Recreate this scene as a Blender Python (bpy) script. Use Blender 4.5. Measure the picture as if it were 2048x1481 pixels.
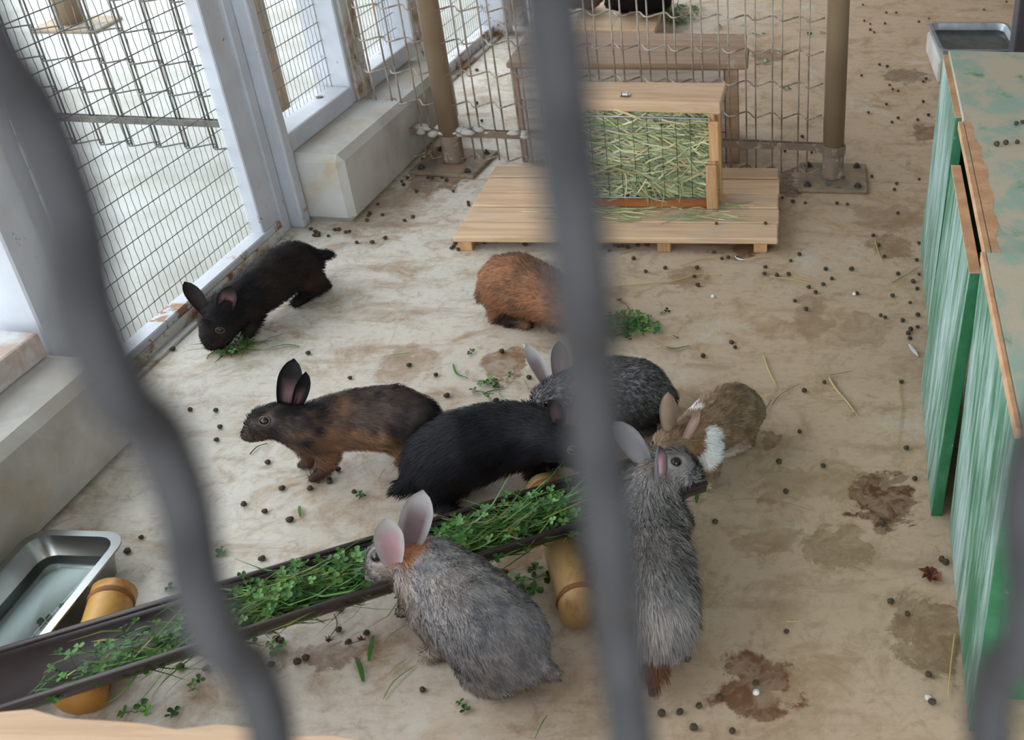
import bpy, bmesh, math, random
import numpy as np
from mathutils import Vector, Matrix
from mathutils.bvhtree import BVHTree

random.seed(7)
RNG = np.random.default_rng(11)
for o in list(bpy.data.objects):
    bpy.data.objects.remove(o, do_unlink=True)
scene = bpy.context.scene
COL = scene.collection

# ------------------------------------------------------------------ camera
F, CX, CY, H = 2165.0, 1560.0, 740.0, 1.35
PITCH, ROLL = math.radians(33.5), math.radians(0.4)
_cp, _sp, _cr, _sr = math.cos(PITCH), math.sin(PITCH), math.cos(ROLL), math.sin(ROLL)
FW = np.array([0, _cp, -_sp]); UP0 = np.array([0, _sp, _cp]); RT0 = np.array([1.0, 0, 0])
RT = _cr * RT0 + _sr * UP0
UP = -_sr * RT0 + _cr * UP0
EYE = np.array([0, 0, H])
cam_d = bpy.data.cameras.new('camera')
cam = bpy.data.objects.new('camera', cam_d)
COL.objects.link(cam)
cam.matrix_world = Matrix(((RT[0], UP[0], -FW[0], 0), (RT[1], UP[1], -FW[1], 0), (RT[2], UP[2], -FW[2], H), (0, 0, 0, 1)))
cam_d.sensor_width = 36.0
cam_d.lens = F / 2048 * 36
cam_d.shift_x = (1024 - CX) / 2048          # the photograph is a crop: its optical axis lies right of the middle
cam_d.clip_start = 0.01
cam_d.dof.use_dof = True
cam_d.dof.focus_distance = 2.25
cam_d.dof.aperture_fstop = 8.6
scene.camera = cam

# ------------------------------------------------------------------ light
world = bpy.data.worlds.new('overcast_sky')
scene.world = world
world.use_nodes = True
bg = world.node_tree.nodes['Background']
bg.inputs[0].default_value = (0.88, 0.95, 1.0, 1)
bg.inputs[1].default_value = 4.4
scene.view_settings.view_transform = 'Standard'
scene.view_settings.look = 'None'
scene.view_settings.gamma = 1.0
scene.view_settings.use_curve_mapping = False
scene.view_settings.exposure = 0.0

# ------------------------------------------------------------------ geometry helpers
def ray(x, y):
    return FW + RT * ((x - CX) / F) - UP * ((y - CY) / F)
def at(x, y, z=0.0):
    d = ray(x, y)
    return EYE + d * ((z - H) / d[2])
def on_plane(x, y, p, n):
    d = ray(x, y)
    return EYE + d * (((np.array(p) - EYE) @ n) / (d @ n))
def depth(P):
    return (np.array(P) - EYE) @ FW
def nrm(v):
    v = np.asarray(v, float)
    return v / max(np.linalg.norm(v), 1e-9)
def lin(r, g, b):
    f = lambda c: (c / 255 / 12.92) if c / 255 <= 0.04045 else ((c / 255 + 0.055) / 1.055) ** 2.4
    return (f(r), f(g), f(b))

class Frame:
    def __init__(s, o, ang):
        a = math.radians(ang)
        s.o = np.array(o, float); s.u = np.array([math.sin(a), math.cos(a), 0]); s.n = np.array([math.cos(a), -math.sin(a), 0])
    def p(s, a, b, z):
        return s.o + s.u * a + s.n * b + np.array([0, 0, z])
WALL = Frame((-1.201, 2.771, 0), 6.0)             # s along the left wall, t into the pen
HUT = Frame((0.288, 1.061, 0), 3.5)               # s along the green huts, t behind their face
POLE_A, POLE_B = at(910, 328), at(1665, 359)
FD = nrm(POLE_B - POLE_A); FN = np.array([-FD[1], FD[0], 0])   # along the wire fence / away from us

class MB:
    def __init__(s):
        s.v = []; s.f = []; s.c = []; s.col = (1, 1, 1)
    def add(s, vs, fs, col=None):
        k = len(s.v)
        s.v.extend([tuple(map(float, q)) for q in vs])
        s.c.extend([tuple(col or s.col)] * len(vs))
        s.f.extend([tuple(k + i for i in f) for f in fs])
        return s
    def box8(s, p):
        return s.add(p, [(0, 3, 2, 1), (4, 5, 6, 7), (0, 1, 5, 4), (1, 2, 6, 5), (2, 3, 7, 6), (3, 0, 4, 7)])
    def box(s, x0, x1, y0, y1, z0, z1):
        return s.box8([(x0, y0, z0), (x1, y0, z0), (x1, y1, z0), (x0, y1, z0), (x0, y0, z1), (x1, y0, z1), (x1, y1, z1), (x0, y1, z1)])
    def fbox(s, fr, a0, a1, b0, b1, z0, z1):
        q = [fr.p(a, b, z) for z in (z0, z1) for a, b in ((a0, b0), (a0, b1), (a1, b1), (a1, b0))]
        return s.box8(q)
    def tube(s, path, r, n=6, cap=True, col=None):
        P = np.array(path, float); m = len(P)
        rr = np.full(m, r) if np.isscalar(r) else np.array(r, float)
        T = np.gradient(P, axis=0); T /= np.maximum(np.linalg.norm(T, axis=1, keepdims=True), 1e-9)
        ref = np.array([0, 0, 1.0]) if abs(T[0][2]) < 0.8 else np.array([1.0, 0, 0])
        vs = []
        for i in range(m):
            a = nrm(np.cross(T[i], ref)); b = np.cross(T[i], a)
            for k in range(n):
                t = 2 * math.pi * k / n
                vs.append(P[i] + rr[i] * (a * math.cos(t) + b * math.sin(t)))
        fs = [(i * n + k, i * n + (k + 1) % n, (i + 1) * n + (k + 1) % n, (i + 1) * n + k) for i in range(m - 1) for k in range(n)]
        if cap:
            fs += [tuple(range(n))[::-1], tuple((m - 1) * n + k for k in range(n))]
        return s.add(vs, fs, col)
    def ribbon(s, path, w, side, col=None):
        P = np.array(path, float); m = len(P)
        vs = []
        for i in range(m):
            ww = w[i] if hasattr(w, '__len__') else w
            vs += [P[i] - side * ww, P[i] + side * ww]
        return s.add(vs, [(2 * i, 2 * i + 1, 2 * i + 3, 2 * i + 2) for i in range(m - 1)], col)
    def lathe(s, c, prof, n=20, closed=True, sx=1, sy=1):
        vs = [(c[0] + r * sx * math.cos(2 * math.pi * k / n), c[1] + r * sy * math.sin(2 * math.pi * k / n), c[2] + z) for r, z in prof for k in range(n)]
        m = len(prof)
        fs = [(i * n + k, i * n + (k + 1) % n, (i + 1) * n + (k + 1) % n, (i + 1) * n + k) for i in range(m - 1) for k in range(n)]
        if closed:
            fs += [tuple(range(n))[::-1], tuple((m - 1) * n + k for k in range(n))]
        return s.add(vs, fs)
    def build(s, name, mat, parent=None, base=(0, 0, 0), smooth=False, bevel=0.0, seg=1, colors=False):
        me = bpy.data.meshes.new(name)
        b = np.array(base, float)
        me.from_pydata((np.array(s.v) - b).tolist(), [], s.f)
        if colors:
            at_ = me.attributes.new('col', 'FLOAT_COLOR', 'POINT')
            at_.data.foreach_set('color', np.hstack([np.array(s.c, np.float32), np.ones((len(s.c), 1), np.float32)]).ravel())
        me.materials.append(mat)
        if smooth:
            me.polygons.foreach_set('use_smooth', [True] * len(me.polygons))
        me.update()
        o = bpy.data.objects.new(name, me)
        COL.objects.link(o)
        if parent is not None:
            o.parent = parent
        else:
            o.location = b
        if bevel:
            md = o.modifiers.new('bevel', 'BEVEL'); md.width = bevel; md.segments = seg; md.limit_method = 'ANGLE'
        return o

def tag(o, label=None, cat=None, group=None, kind=None):
    if label: o['label'] = label
    if cat: o['category'] = cat
    if group: o['group'] = group
    if kind: o['kind'] = kind
    return o
def empty(name, loc=(0, 0, 0), **k):
    o = bpy.data.objects.new(name, None)
    o.empty_display_size = 0.05
    COL.objects.link(o); o.location = loc
    return tag(o, **k)
def copy_part(src, parent, loc):
    c = src.copy(); COL.objects.link(c); c.parent = parent; c.location = loc
    return c

# ------------------------------------------------------------------ materials
def mat(name, build):
    m = bpy.data.materials.new(name); m.use_nodes = True
    nt = m.node_tree; nt.nodes.clear()
    out = nt.nodes.new('ShaderNodeOutputMaterial')
    build(nt, out)
    return m
def N(nt, t, **k):
    n = nt.nodes.new(t)
    for a, b in k.items():
        if a.startswith('i_'):
            n.inputs[a[2:].replace('_', ' ')].default_value = b
        else:
            setattr(n, a, b)
    return n
def mixc(nt, fac, a, b):
    m = nt.nodes.new('ShaderNodeMix'); m.data_type = 'RGBA'
    for sock, v in ((m.inputs[0], fac), (m.inputs[6], a), (m.inputs[7], b)):
        if isinstance(v, bpy.types.NodeSocket): nt.links.new(v, sock)
        elif isinstance(v, tuple): sock.default_value = (*v[:3], 1)
        else: sock.default_value = v
    return m.outputs[2]
def ramp(nt, val, lo, hi):
    m = nt.nodes.new('ShaderNodeMapRange'); m.interpolation_type = 'SMOOTHSTEP'
    m.inputs[1].default_value = lo; m.inputs[2].default_value = hi
    nt.links.new(val, m.inputs[0])
    return m.outputs[0]
def mathn(nt, op, a, b=0.0):
    m = nt.nodes.new('ShaderNodeMath'); m.operation = op
    for i, v in enumerate((a, b)):
        if isinstance(v, bpy.types.NodeSocket): nt.links.new(v, m.inputs[i])
        else: m.inputs[i].default_value = v
    return m.outputs[0]
def noise(nt, scale, detail=4, rough=0.6, stretch=(1, 1, 1), dist=0.0, rot=(0, 0, 0)):
    tc = nt.nodes.new('ShaderNodeTexCoord'); mp = nt.nodes.new('ShaderNodeMapping')
    mp.inputs['Scale'].default_value = stretch
    mp.inputs['Rotation'].default_value = rot
    nt.links.new(tc.outputs['Object'], mp.inputs[0])
    n = nt.nodes.new('ShaderNodeTexNoise')
    n.inputs['Scale'].default_value = scale; n.inputs['Detail'].default_value = detail
    n.inputs['Roughness'].default_value = rough; n.inputs['Distortion'].default_value = dist
    nt.links.new(mp.outputs[0], n.inputs['Vector'])
    return n.outputs[0]
def finish(nt, out, colr, rough=0.7, metal=0.0, bump=None, bstr=0.3, bdist=0.002, spec=0.5):
    p = nt.nodes.new('ShaderNodeBsdfPrincipled')
    for nm, v in (('Base Color', colr), ('Roughness', rough), ('Metallic', metal)):
        if isinstance(v, bpy.types.NodeSocket): nt.links.new(v, p.inputs[nm])
        elif isinstance(v, tuple): p.inputs[nm].default_value = (*v[:3], 1)
        else: p.inputs[nm].default_value = v
    p.inputs['Specular IOR Level'].default_value = spec
    if bump is not None:
        b = nt.nodes.new('ShaderNodeBump'); b.inputs['Strength'].default_value = bstr; b.inputs['Distance'].default_value = bdist
        nt.links.new(bump, b.inputs['Height']); nt.links.new(b.outputs[0], p.inputs['Normal'])
    nt.links.new(p.outputs[0], out.inputs[0])
    return p
def two_tone(name, c1, c2, scale, lo=0.35, hi=0.65, rough=0.7, metal=0.0, stretch=(1, 1, 1), bstr=0.3, c3=None, s3=30, lo3=0.55, hi3=0.7, rot=(0, 0, 0), spec=0.4):
    def b(nt, out):
        n1 = noise(nt, scale, 5, 0.65, stretch, 0.3, rot)
        c = mixc(nt, ramp(nt, n1, lo, hi), lin(*c1), lin(*c2))
        if c3:
            c = mixc(nt, ramp(nt, noise(nt, s3, 5, 0.7, stretch, 0.2, rot), lo3, hi3), c, lin(*c3))
        finish(nt, out, c, rough, metal, noise(nt, scale * 6, 4, 0.7, stretch, 0, rot), bstr, spec=spec)
    return mat(name, b)

# stains on the floor, given as the boxes they fill in the photograph, turned into metres on the ground
STAINS = [(1690, 945, 1850, 1052, (92, 58, 34), 1.0), (1420, 1300, 1610, 1445, (104, 64, 40), 0.9), (1600, 1040, 1760, 1150, (128, 102, 72), 0.7),
          (1420, 1060, 1640, 1110, (140, 112, 80), 0.5), (1780, 1180, 1930, 1380, (116, 88, 60), 0.75), (948, 685, 1062, 772, (128, 92, 60), 0.9),
          (810, 320, 930, 392, (112, 80, 50), 0.85), (1552, 335, 1602, 402, (88, 54, 34), 0.95), (1440, 475, 1550, 515, (96, 66, 42), 0.85),
          (1810, 245, 1890, 285, (112, 82, 56), 0.9), (1750, 138, 1865, 168, (108, 84, 62), 0.9), (1490, 95, 1590, 128, (104, 66, 46), 0.9),
          (1500, 850, 1550, 900, (118, 88, 58), 0.85), (755, 690, 870, 770, (150, 122, 92), 0.7), (560, 1265, 745, 1345, (122, 90, 62), 0.8),
          (1330, 530, 1420, 585, (128, 98, 68), 0.7), (1730, 470, 1830, 520, (120, 88, 60), 0.7), (1580, 585, 1660, 680, (132, 104, 76), 0.55),
          (690, 360, 860, 480, (152, 124, 96), 0.6), (1660, 620, 1790, 700, (130, 102, 74), 0.5), (1490, 920, 1700, 1010, (140, 114, 84), 0.5),
          (1700, 400, 1850, 470, (132, 104, 78), 0.6), (860, 940, 930, 1000, (160, 132, 104), 0.6), (1000, 1070, 1110, 1140, (136, 104, 70), 0.7)]
def m_floor(nt, out):
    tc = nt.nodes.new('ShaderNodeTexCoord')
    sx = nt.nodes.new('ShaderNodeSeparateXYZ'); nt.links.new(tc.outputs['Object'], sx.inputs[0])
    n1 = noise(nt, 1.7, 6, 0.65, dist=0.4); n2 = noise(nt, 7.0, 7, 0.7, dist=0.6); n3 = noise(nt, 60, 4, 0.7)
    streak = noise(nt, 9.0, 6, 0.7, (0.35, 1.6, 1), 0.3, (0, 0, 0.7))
    dirt_and_shade = ramp(nt, mathn(nt, 'ADD', sx.outputs[0], mathn(nt, 'MULTIPLY', n1, 1.3)), -0.55, 0.75)  # browner to the right: dirt film plus the left-hand light's falloff, painted in
    c = mixc(nt, dirt_and_shade, lin(212, 207, 197), lin(190, 166, 142))
    c = mixc(nt, mathn(nt, 'MULTIPLY', ramp(nt, n2, 0.46, 0.70), 0.85), c, lin(158, 130, 98))
    c = mixc(nt, mathn(nt, 'MULTIPLY', ramp(nt, noise(nt, 22, 6, 0.75, dist=0.8), 0.5, 0.68), 0.45), c, lin(146, 118, 92))
    c = mixc(nt, mathn(nt, 'MULTIPLY', ramp(nt, streak, 0.5, 0.72), 0.6), c, lin(150, 124, 98))
    c = mixc(nt, mathn(nt, 'MULTIPLY', ramp(nt, noise(nt, 3.1, 6, 0.7, dist=0.5), 0.56, 0.7), 0.55), c, lin(206, 200, 190))
    c = mixc(nt, mathn(nt, 'MULTIPLY', ramp(nt, n3, 0.45, 0.75), 0.22), c, lin(118, 96, 76))
    wob = mathn(nt, 'ADD', mathn(nt, 'MULTIPLY', noise(nt, 9, 7, 0.75, dist=0.9), 2.6), mathn(nt, 'MULTIPLY', noise(nt, 60, 4, 0.7), 0.5))
    wet = None
    inner = noise(nt, 28, 5, 0.7, dist=0.8)
    wn = nt.nodes.new('ShaderNodeTexNoise'); wn.inputs['Scale'].default_value = 11; wn.inputs['Detail'].default_value = 5; wn.inputs['Roughness'].default_value = 0.65
    nt.links.new(tc.outputs['Object'], wn.inputs['Vector'])
    wa = nt.nodes.new('ShaderNodeVectorMath'); wa.operation = 'MULTIPLY_ADD'; nt.links.new(wn.outputs['Color'], wa.inputs[0]); wa.inputs[1].default_value = (.16, .16, 0); wa.inputs[2].default_value = (-.08, -.08, 0)
    wb = nt.nodes.new('ShaderNodeVectorMath'); wb.operation = 'ADD'; nt.links.new(tc.outputs['Object'], wb.inputs[0]); nt.links.new(wa.outputs[0], wb.inputs[1])
    for (x0, y0, x1, y1, cc, op) in STAINS:
        q = at((x0 + x1) / 2, (y0 + y1) / 2); a = at(x0, (y0 + y1) / 2); b = at(x1, (y0 + y1) / 2); t = at((x0 + x1) / 2, y0); d = at((x0 + x1) / 2, y1)
        hx, hy = abs(b[0] - a[0]) / 2, abs(t[1] - d[1]) / 2
        vs = nt.nodes.new('ShaderNodeVectorMath'); vs.operation = 'SUBTRACT'; nt.links.new(wb.outputs[0], vs.inputs[0]); vs.inputs[1].default_value = (q[0], (t[1] + d[1]) / 2, 0)
        vm = nt.nodes.new('ShaderNodeVectorMath'); vm.operation = 'MULTIPLY'; nt.links.new(vs.outputs[0], vm.inputs[0]); vm.inputs[1].default_value = (1 / hx, 1 / hy, 0)
        vl = nt.nodes.new('ShaderNodeVectorMath'); vl.operation = 'LENGTH'; nt.links.new(vm.outputs[0], vl.inputs[0])
        k = ramp(nt, mathn(nt, 'ADD', vl.outputs['Value'], wob), 2.5, 2.28)
        k = mathn(nt, 'MULTIPLY', k, mathn(nt, 'ADD', op * 0.55, mathn(nt, 'MULTIPLY', ramp(nt, inner, 0.62, 0.38), op * 0.45)))
        c = mixc(nt, k, c, lin(*cc))
        wet = k if wet is None else mathn(nt, 'MAXIMUM', wet, k)
    rough = mathn(nt, 'SUBTRACT', 0.62, mathn(nt, 'MULTIPLY', wet, 0.3))
    finish(nt, out, c, rough, 0, mathn(nt, 'ADD', n2, mathn(nt, 'MULTIPLY', n3, 0.3)), 0.25, 0.004, 0.35)
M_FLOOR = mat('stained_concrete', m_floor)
M_GROUND = two_tone('outdoor_concrete', (172, 174, 170), (150, 148, 140), 1.3, rough=0.85)
M_CURB = two_tone('curb_concrete', (186, 185, 182), (160, 154, 146), 3.5, rough=0.8, c3=(176, 158, 130), s3=3.1, lo3=0.52, hi3=0.74)
def m_white(nt, out):
    c = mixc(nt, ramp(nt, noise(nt, 5, 5), 0.35, 0.65), lin(192, 196, 206), lin(178, 182, 190))
    tc = nt.nodes.new('ShaderNodeTexCoord'); sz = nt.nodes.new('ShaderNodeSeparateXYZ'); nt.links.new(tc.outputs['Object'], sz.inputs[0])
    foot = mathn(nt, 'MULTIPLY', ramp(nt, sz.outputs[2], 0.16, 0.0), 0.13)           # paint flakes most near the wet floor
    r = mathn(nt, 'ADD', noise(nt, 13, 7, 0.75, dist=0.4), foot)
    c = mixc(nt, ramp(nt, r, 0.63, 0.68), c, lin(142, 100, 74))
    c = mixc(nt, mathn(nt, 'MULTIPLY', ramp(nt, noise(nt, 4, 5, 0.7, (1, 1, 0.3)), 0.52, 0.75), 0.5), c, lin(172, 164, 152))
    finish(nt, out, c, 0.5, 0, noise(nt, 40, 4), 0.12)
M_WHITE = mat('white_paint_rust', m_white)
M_RUSTY = two_tone('rusted_white_paint', (196, 196, 192), (140, 108, 80), 7, 0.42, 0.62, rough=0.65, c3=(120, 74, 44), s3=16, lo3=0.56, hi3=0.68)
M_CHAN = two_tone('chipped_channel_paint', (198, 200, 202), (174, 152, 140), 8, 0.42, 0.62, rough=0.6, c3=(140, 108, 88), s3=20, lo3=0.62, hi3=0.72)
M_MESH = two_tone('galvanised_wire', (122, 130, 130), (92, 98, 98), 40, rough=0.55, metal=0.3)
M_FWIRE = two_tone('fence_wire', (128, 108, 88), (176, 168, 156), 16, 0.4, 0.6, rough=0.6, stretch=(1, 1, 0.5))
M_BROWN = two_tone('brown_pole_paint', (142, 122, 100), (132, 112, 90), 6, rough=0.4, bstr=0.05)
M_POLEBASE = two_tone('worn_pole_base', (120, 102, 86), (168, 160, 152), 30, 0.52, 0.68, rough=0.6)
M_PLATE = two_tone('dusty_base_plate', (150, 128, 104), (118, 108, 96), 18, rough=0.7, c3=(80, 84, 84), s3=12)
M_BOLT = two_tone('bolt_steel', (96, 92, 86), (70, 66, 62), 60, rough=0.5, metal=0.5)
M_DARKWIRE = two_tone('dark_wire', (36, 35, 38), (26, 25, 28), 60, rough=0.6, metal=0.0)
M_OWIRE = two_tone('weathered_wire', (96, 92, 86), (74, 72, 68), 30, rough=0.6)
def m_wood(name, c1, c2, c3, axis, rough=0.65):
    st = [9, 9, 9]; st[axis] = 0.7
    def b(nt, out):
        g = noise(nt, 6, 6, 0.7, tuple(st), 0.6)
        c = mixc(nt, ramp(nt, g, 0.35, 0.68), lin(*c1), lin(*c2))
        c = mixc(nt, mathn(nt, 'MULTIPLY', ramp(nt, noise(nt, 5.5, 5, 0.7, dist=0.5), 0.55, 0.72), 0.75), c, lin(*c3))
        oi = nt.nodes.new('ShaderNodeObjectInfo')
        hv = nt.nodes.new('ShaderNodeHueSaturation')
        nt.links.new(c, hv.inputs['Color'])
        nt.links.new(mathn(nt, 'ADD', 0.88, mathn(nt, 'MULTIPLY', oi.outputs['Random'], 0.22)), hv.inputs['Value'])
        finish(nt, out, hv.outputs[0], rough, 0, g, 0.35, 0.002, 0.3)
    return mat(name, b)
M_PINE = m_wood('worn_pine', (214, 184, 152), (194, 160, 130), (188, 176, 166), 0)
M_PINEV = m_wood('worn_pine_upright', (208, 166, 122), (178, 132, 92), (190, 160, 130), 2)
M_OLDWOOD = m_wood('old_boards', (172, 140, 114), (146, 118, 98), (192, 180, 170), 0)
M_WHITEWOOD = m_wood('whitewashed_boards', (196, 186, 176), (166, 150, 138), (150, 116, 90), 0)
M_PLY = m_wood('bare_plywood', (216, 184, 154), (196, 162, 132), (206, 188, 172), 0)
M_STAINWOOD = m_wood('orange_rail_wood', (176, 110, 60), (146, 84, 44), (196, 150, 110), 0)
def m_hut(nt, out):
    g = noise(nt, 9, 6, 0.75, (5, 5, 0.5), 0.3)
    big = noise(nt, 3.2, 4, 0.6, (1, 1, 0.5), 0.4)
    k = ramp(nt, mathn(nt, 'ADD', mathn(nt, 'MULTIPLY', g, 0.75), mathn(nt, 'MULTIPLY', big, 0.6)), 0.53, 0.86)
    c = mixc(nt, k, lin(58, 112, 80), lin(176, 198, 196))
    finish(nt, out, c, 0.6, 0, g, 0.3, 0.001, 0.35)
M_HUT = mat('worn_green_paint', m_hut)
M_HUTEDGE = two_tone('green_edge_paint', (38, 104, 66), (70, 130, 98), 12, 0.4, 0.7, rough=0.5, c3=(160, 190, 180), s3=40, lo3=0.64, hi3=0.74, stretch=(1, 1, 0.6))
M_HUTTOP = two_tone('rubbed_green_top', (152, 174, 160), (190, 178, 158), 11, 0.4, 0.6, rough=0.65, stretch=(1, 0.7, 1), c3=(92, 140, 112), s3=13, lo3=0.56, hi3=0.72)
M_RAWEDGE = two_tone('raw_ply_edge', (206, 164, 128), (186, 140, 104), 20, rough=0.7, c3=(150, 176, 156), s3=26, lo3=0.6, hi3=0.68)
M_TROUGH = two_tone('brown_plastic', (56, 46, 46), (46, 38, 38), 8, rough=0.32, bstr=0.05, c3=(78, 66, 62), s3=14, lo3=0.62, hi3=0.75)
M_BAMBOO = two_tone('bamboo', (206, 160, 86), (184, 132, 64), 5, rough=0.4, stretch=(3, 1, 1), bstr=0.1, c3=(170, 112, 60), s3=8)
M_BAMBOO2 = two_tone('pale_bamboo', (206, 174, 124), (190, 152, 98), 5, rough=0.4, stretch=(3, 1, 1), bstr=0.1, c3=(170, 128, 84), s3=8)
M_NODE = two_tone('bamboo_node', (150, 96, 52), (120, 78, 46), 20, rough=0.6)
def m_steel(nt, out):
    finish(nt, out, lin(158, 160, 158), 0.27, 1.0)
M_STEEL = mat('stainless_steel', m_steel)
M_ALU = two_tone('dull_aluminium', (176, 182, 190), (150, 156, 164), 12, rough=0.38, metal=0.75)
def m_water(nt, out):
    t = nt.nodes.new('ShaderNodeBsdfTransparent'); t.inputs[0].default_value = (0.80, 0.86, 0.86, 1)
    g = nt.nodes.new('ShaderNodeBsdfGlossy'); g.inputs['Roughness'].default_value = 0.02
    fr = nt.nodes.new('ShaderNodeFresnel'); fr.inputs[0].default_value = 1.33
    m = nt.nodes.new('ShaderNodeMixShader')
    nt.links.new(fr.outputs[0], m.inputs[0]); nt.links.new(t.outputs[0], m.inputs[1]); nt.links.new(g.outputs[0], m.inputs[2])
    nt.links.new(m.outputs[0], out.inputs[0])
M_WATER = mat('water', m_water)
def m_attr(name, rough, spec, trans=0.0, sheen=0.0):
    def b(nt, out):
        a = nt.nodes.new('ShaderNodeAttribute'); a.attribute_name = 'col'
        p = finish(nt, out, a.outputs['Color'], rough, 0, None, spec=spec)
        if sheen:
            p.inputs['Sheen Weight'].default_value = sheen
        if trans:
            tr = nt.nodes.new('ShaderNodeBsdfTranslucent'); nt.links.new(a.outputs['Color'], tr.inputs[0])
            mx = nt.nodes.new('ShaderNodeMixShader'); mx.inputs[0].default_value = trans
            nt.links.new(p.outputs[0], mx.inputs[1]); nt.links.new(tr.outputs[0], mx.inputs[2]); nt.links.new(mx.outputs[0], out.inputs[0])
    return mat(name, b)
M_FUR = m_attr('fur', 0.66, 0.16)
M_SKIN = m_attr('hide', 0.7, 0.2)
M_LEAF = m_attr('leaf', 0.45, 0.4, 0.25)
M_HAY = m_attr('hay', 0.6, 0.3, 0.15)
def m_eye(nt, out):
    finish(nt, out, (0.012, 0.008, 0.007), 0.06, 0)
M_EYE = mat('wet_eye', m_eye)
M_LID = two_tone('eyelid', (128, 104, 98), (104, 82, 78), 60, rough=0.5)
M_DROP = two_tone('dropping', (84, 72, 54), (60, 50, 38), 200, rough=0.75)
M_ROOF = two_tone('roof_sheet', (176, 176, 172), (160, 160, 158), 2, rough=0.8)
M_BACK = two_tone('pale_block_wall', (190, 186, 178), (170, 164, 154), 2, rough=0.85)
M_DARKPOST = two_tone('dark_grey_paint', (62, 58, 66), (54, 52, 58), 10, rough=0.5)
M_FEATHER = two_tone('white_down', (232, 232, 230), (210, 210, 208), 60, rough=0.9)
M_DRYLEAF = two_tone('dry_leaf', (92, 50, 34), (128, 76, 50), 50, rough=0.7)
#==STRUCTURE
# ------------------------------------------------------------------ setting
def slab(name, pts, z0, z1, m):
    b = MB(); n = len(pts)
    b.add([(x, y, z1) for x, y in pts] + [(x, y, z0) for x, y in pts], [tuple(range(n)), tuple(range(2 * n - 1, n - 1, -1))] + [(i, n + i, n + (i + 1) % n, (i + 1) % n) for i in range(n)])
    return tag(b.build(name, m), kind='structure')
wl = lambda s, t: tuple(WALL.p(s, t, 0)[:2])
def fl(x, off=0.0):                                  # point on the joint between the two floor slabs, under the fence
    q = POLE_A + FD * ((x - POLE_A[0]) / FD[0]) + FN * off
    return (q[0], q[1])
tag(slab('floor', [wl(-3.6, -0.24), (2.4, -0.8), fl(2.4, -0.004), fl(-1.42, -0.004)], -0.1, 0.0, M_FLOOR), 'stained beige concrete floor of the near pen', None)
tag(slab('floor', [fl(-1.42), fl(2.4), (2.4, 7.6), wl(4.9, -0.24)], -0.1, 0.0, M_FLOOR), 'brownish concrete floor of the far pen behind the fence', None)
tag(slab('ground', [(-9, -3), wl(-6.2, -0.245), wl(6.2, -0.245), (-9, 9)], -0.1, -0.004, M_GROUND), 'bright pale concrete ground outside the mesh wall')
slab('ceiling', [wl(-5.6, -0.8), (2.6, -2.8), (2.6, 7.7), wl(5.0, -0.8)], 2.35, 2.42, M_ROOF)  # unseen roof, stretched back past the camera to darken the near floor
b = MB(); b.box(2.4, 2.5, -0.8, 7.6, -0.1, 2.35); tag(b.build('wall_right', M_BACK), 'pale wall on the far side of the green huts', kind='structure')
b = MB(); b.box(-0.9, 2.5, 7.6, 7.7, -0.1, 2.35); tag(b.build('wall_back', M_BACK), 'pale wall closing the far pen', kind='structure')

wall = empty('wall_left', label='white painted steel and wire mesh wall on a concrete kerb', kind='structure')
def part(name, m, parent, fn, bevel=0.003, smooth=False, seg=1):
    b = MB(); fn(b)
    return b.build(name, m, parent, tuple(parent.location), smooth, bevel, seg)
part('concrete_kerb', M_CURB, wall, lambda b: b.fbox(WALL, -3.4, -1.0, -0.3, 0.0, 0.0, 0.2), 0.018)
part('concrete_kerb', M_CURB, wall, lambda b: b.fbox(WALL, 0.0, 0.845, -0.3, 0.0, 0.0, 0.2), 0.018)
def channel(s0, s1, z=0.2, t0=-0.24, t1=-0.14, h=0.055, m=M_WHITE):
    c = part('sill_channel', m, wall, lambda b: b.fbox(WALL, s0, s1, t0, t1, z, z + h), 0.006, seg=2)
    return c
channel(-3.4, -1.02, t1=-0.118, m=M_CHAN); channel(0.0, 0.40); channel(0.53, 0.90)
part('bolt_hole', M_BOLT, wall, lambda b: b.lathe(WALL.p(0.30, -0.19, 0.2555), [(0.011, 0), (0.011, 0.002)], 14))
part('bolt_hole', M_BOLT, wall, lambda b: b.lathe(WALL.p(-1.13, -0.19, 0.2555), [(0.011, 0), (0.011, 0.002)], 14))
channel(0.91, 1.78, 0.0, -0.24, -0.19, 0.05)
part('floor_track', M_RUSTY, wall, lambda b: b.fbox(WALL, 0.91, 1.78, -0.188, -0.165, 0.0, 0.012), 0.002)
def post(s0, s1, t0=-0.26, t1=-0.145, z0=0.2):
    part('steel_post', M_WHITE, wall, lambda b: b.fbox(WALL, s0, s1, t0, t1, z0, 2.35), 0.004)
post(-0.985, -0.90, z0=0.0); post(0.41, 0.43); post(0.90, 0.925)
part('rusty_post', M_RUSTY, wall, lambda b: b.fbox(WALL, 0.432, 0.525, -0.22, -0.138, 0.2, 2.35), 0.003)
part('rusty_post', M_RUSTY, wall, lambda b: b.fbox(WALL, 0.927, 0.97, -0.24, -0.142, 0.0, 2.35), 0.003)
post(1.79, 1.88, z0=0.0); post(3.0, 3.1, z0=0.0)
part('rusty_post', M_RUSTY, wall, lambda b: b.fbox(WALL, 1.95, 2.02, -0.2, -0.12, 0, 2.35), 0.003)
part('door_jamb', M_WHITE, wall, lambda b: b.fbox(WALL, -0.085, -0.045, -0.255, -0.165, 0, 2.35), 0.004)
part('door_jamb', M_WHITE, wall, lambda b: b.fbox(WALL, -0.043, -0.004, -0.255, -0.128, 0, 2.35), 0.006, seg=2)
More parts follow.
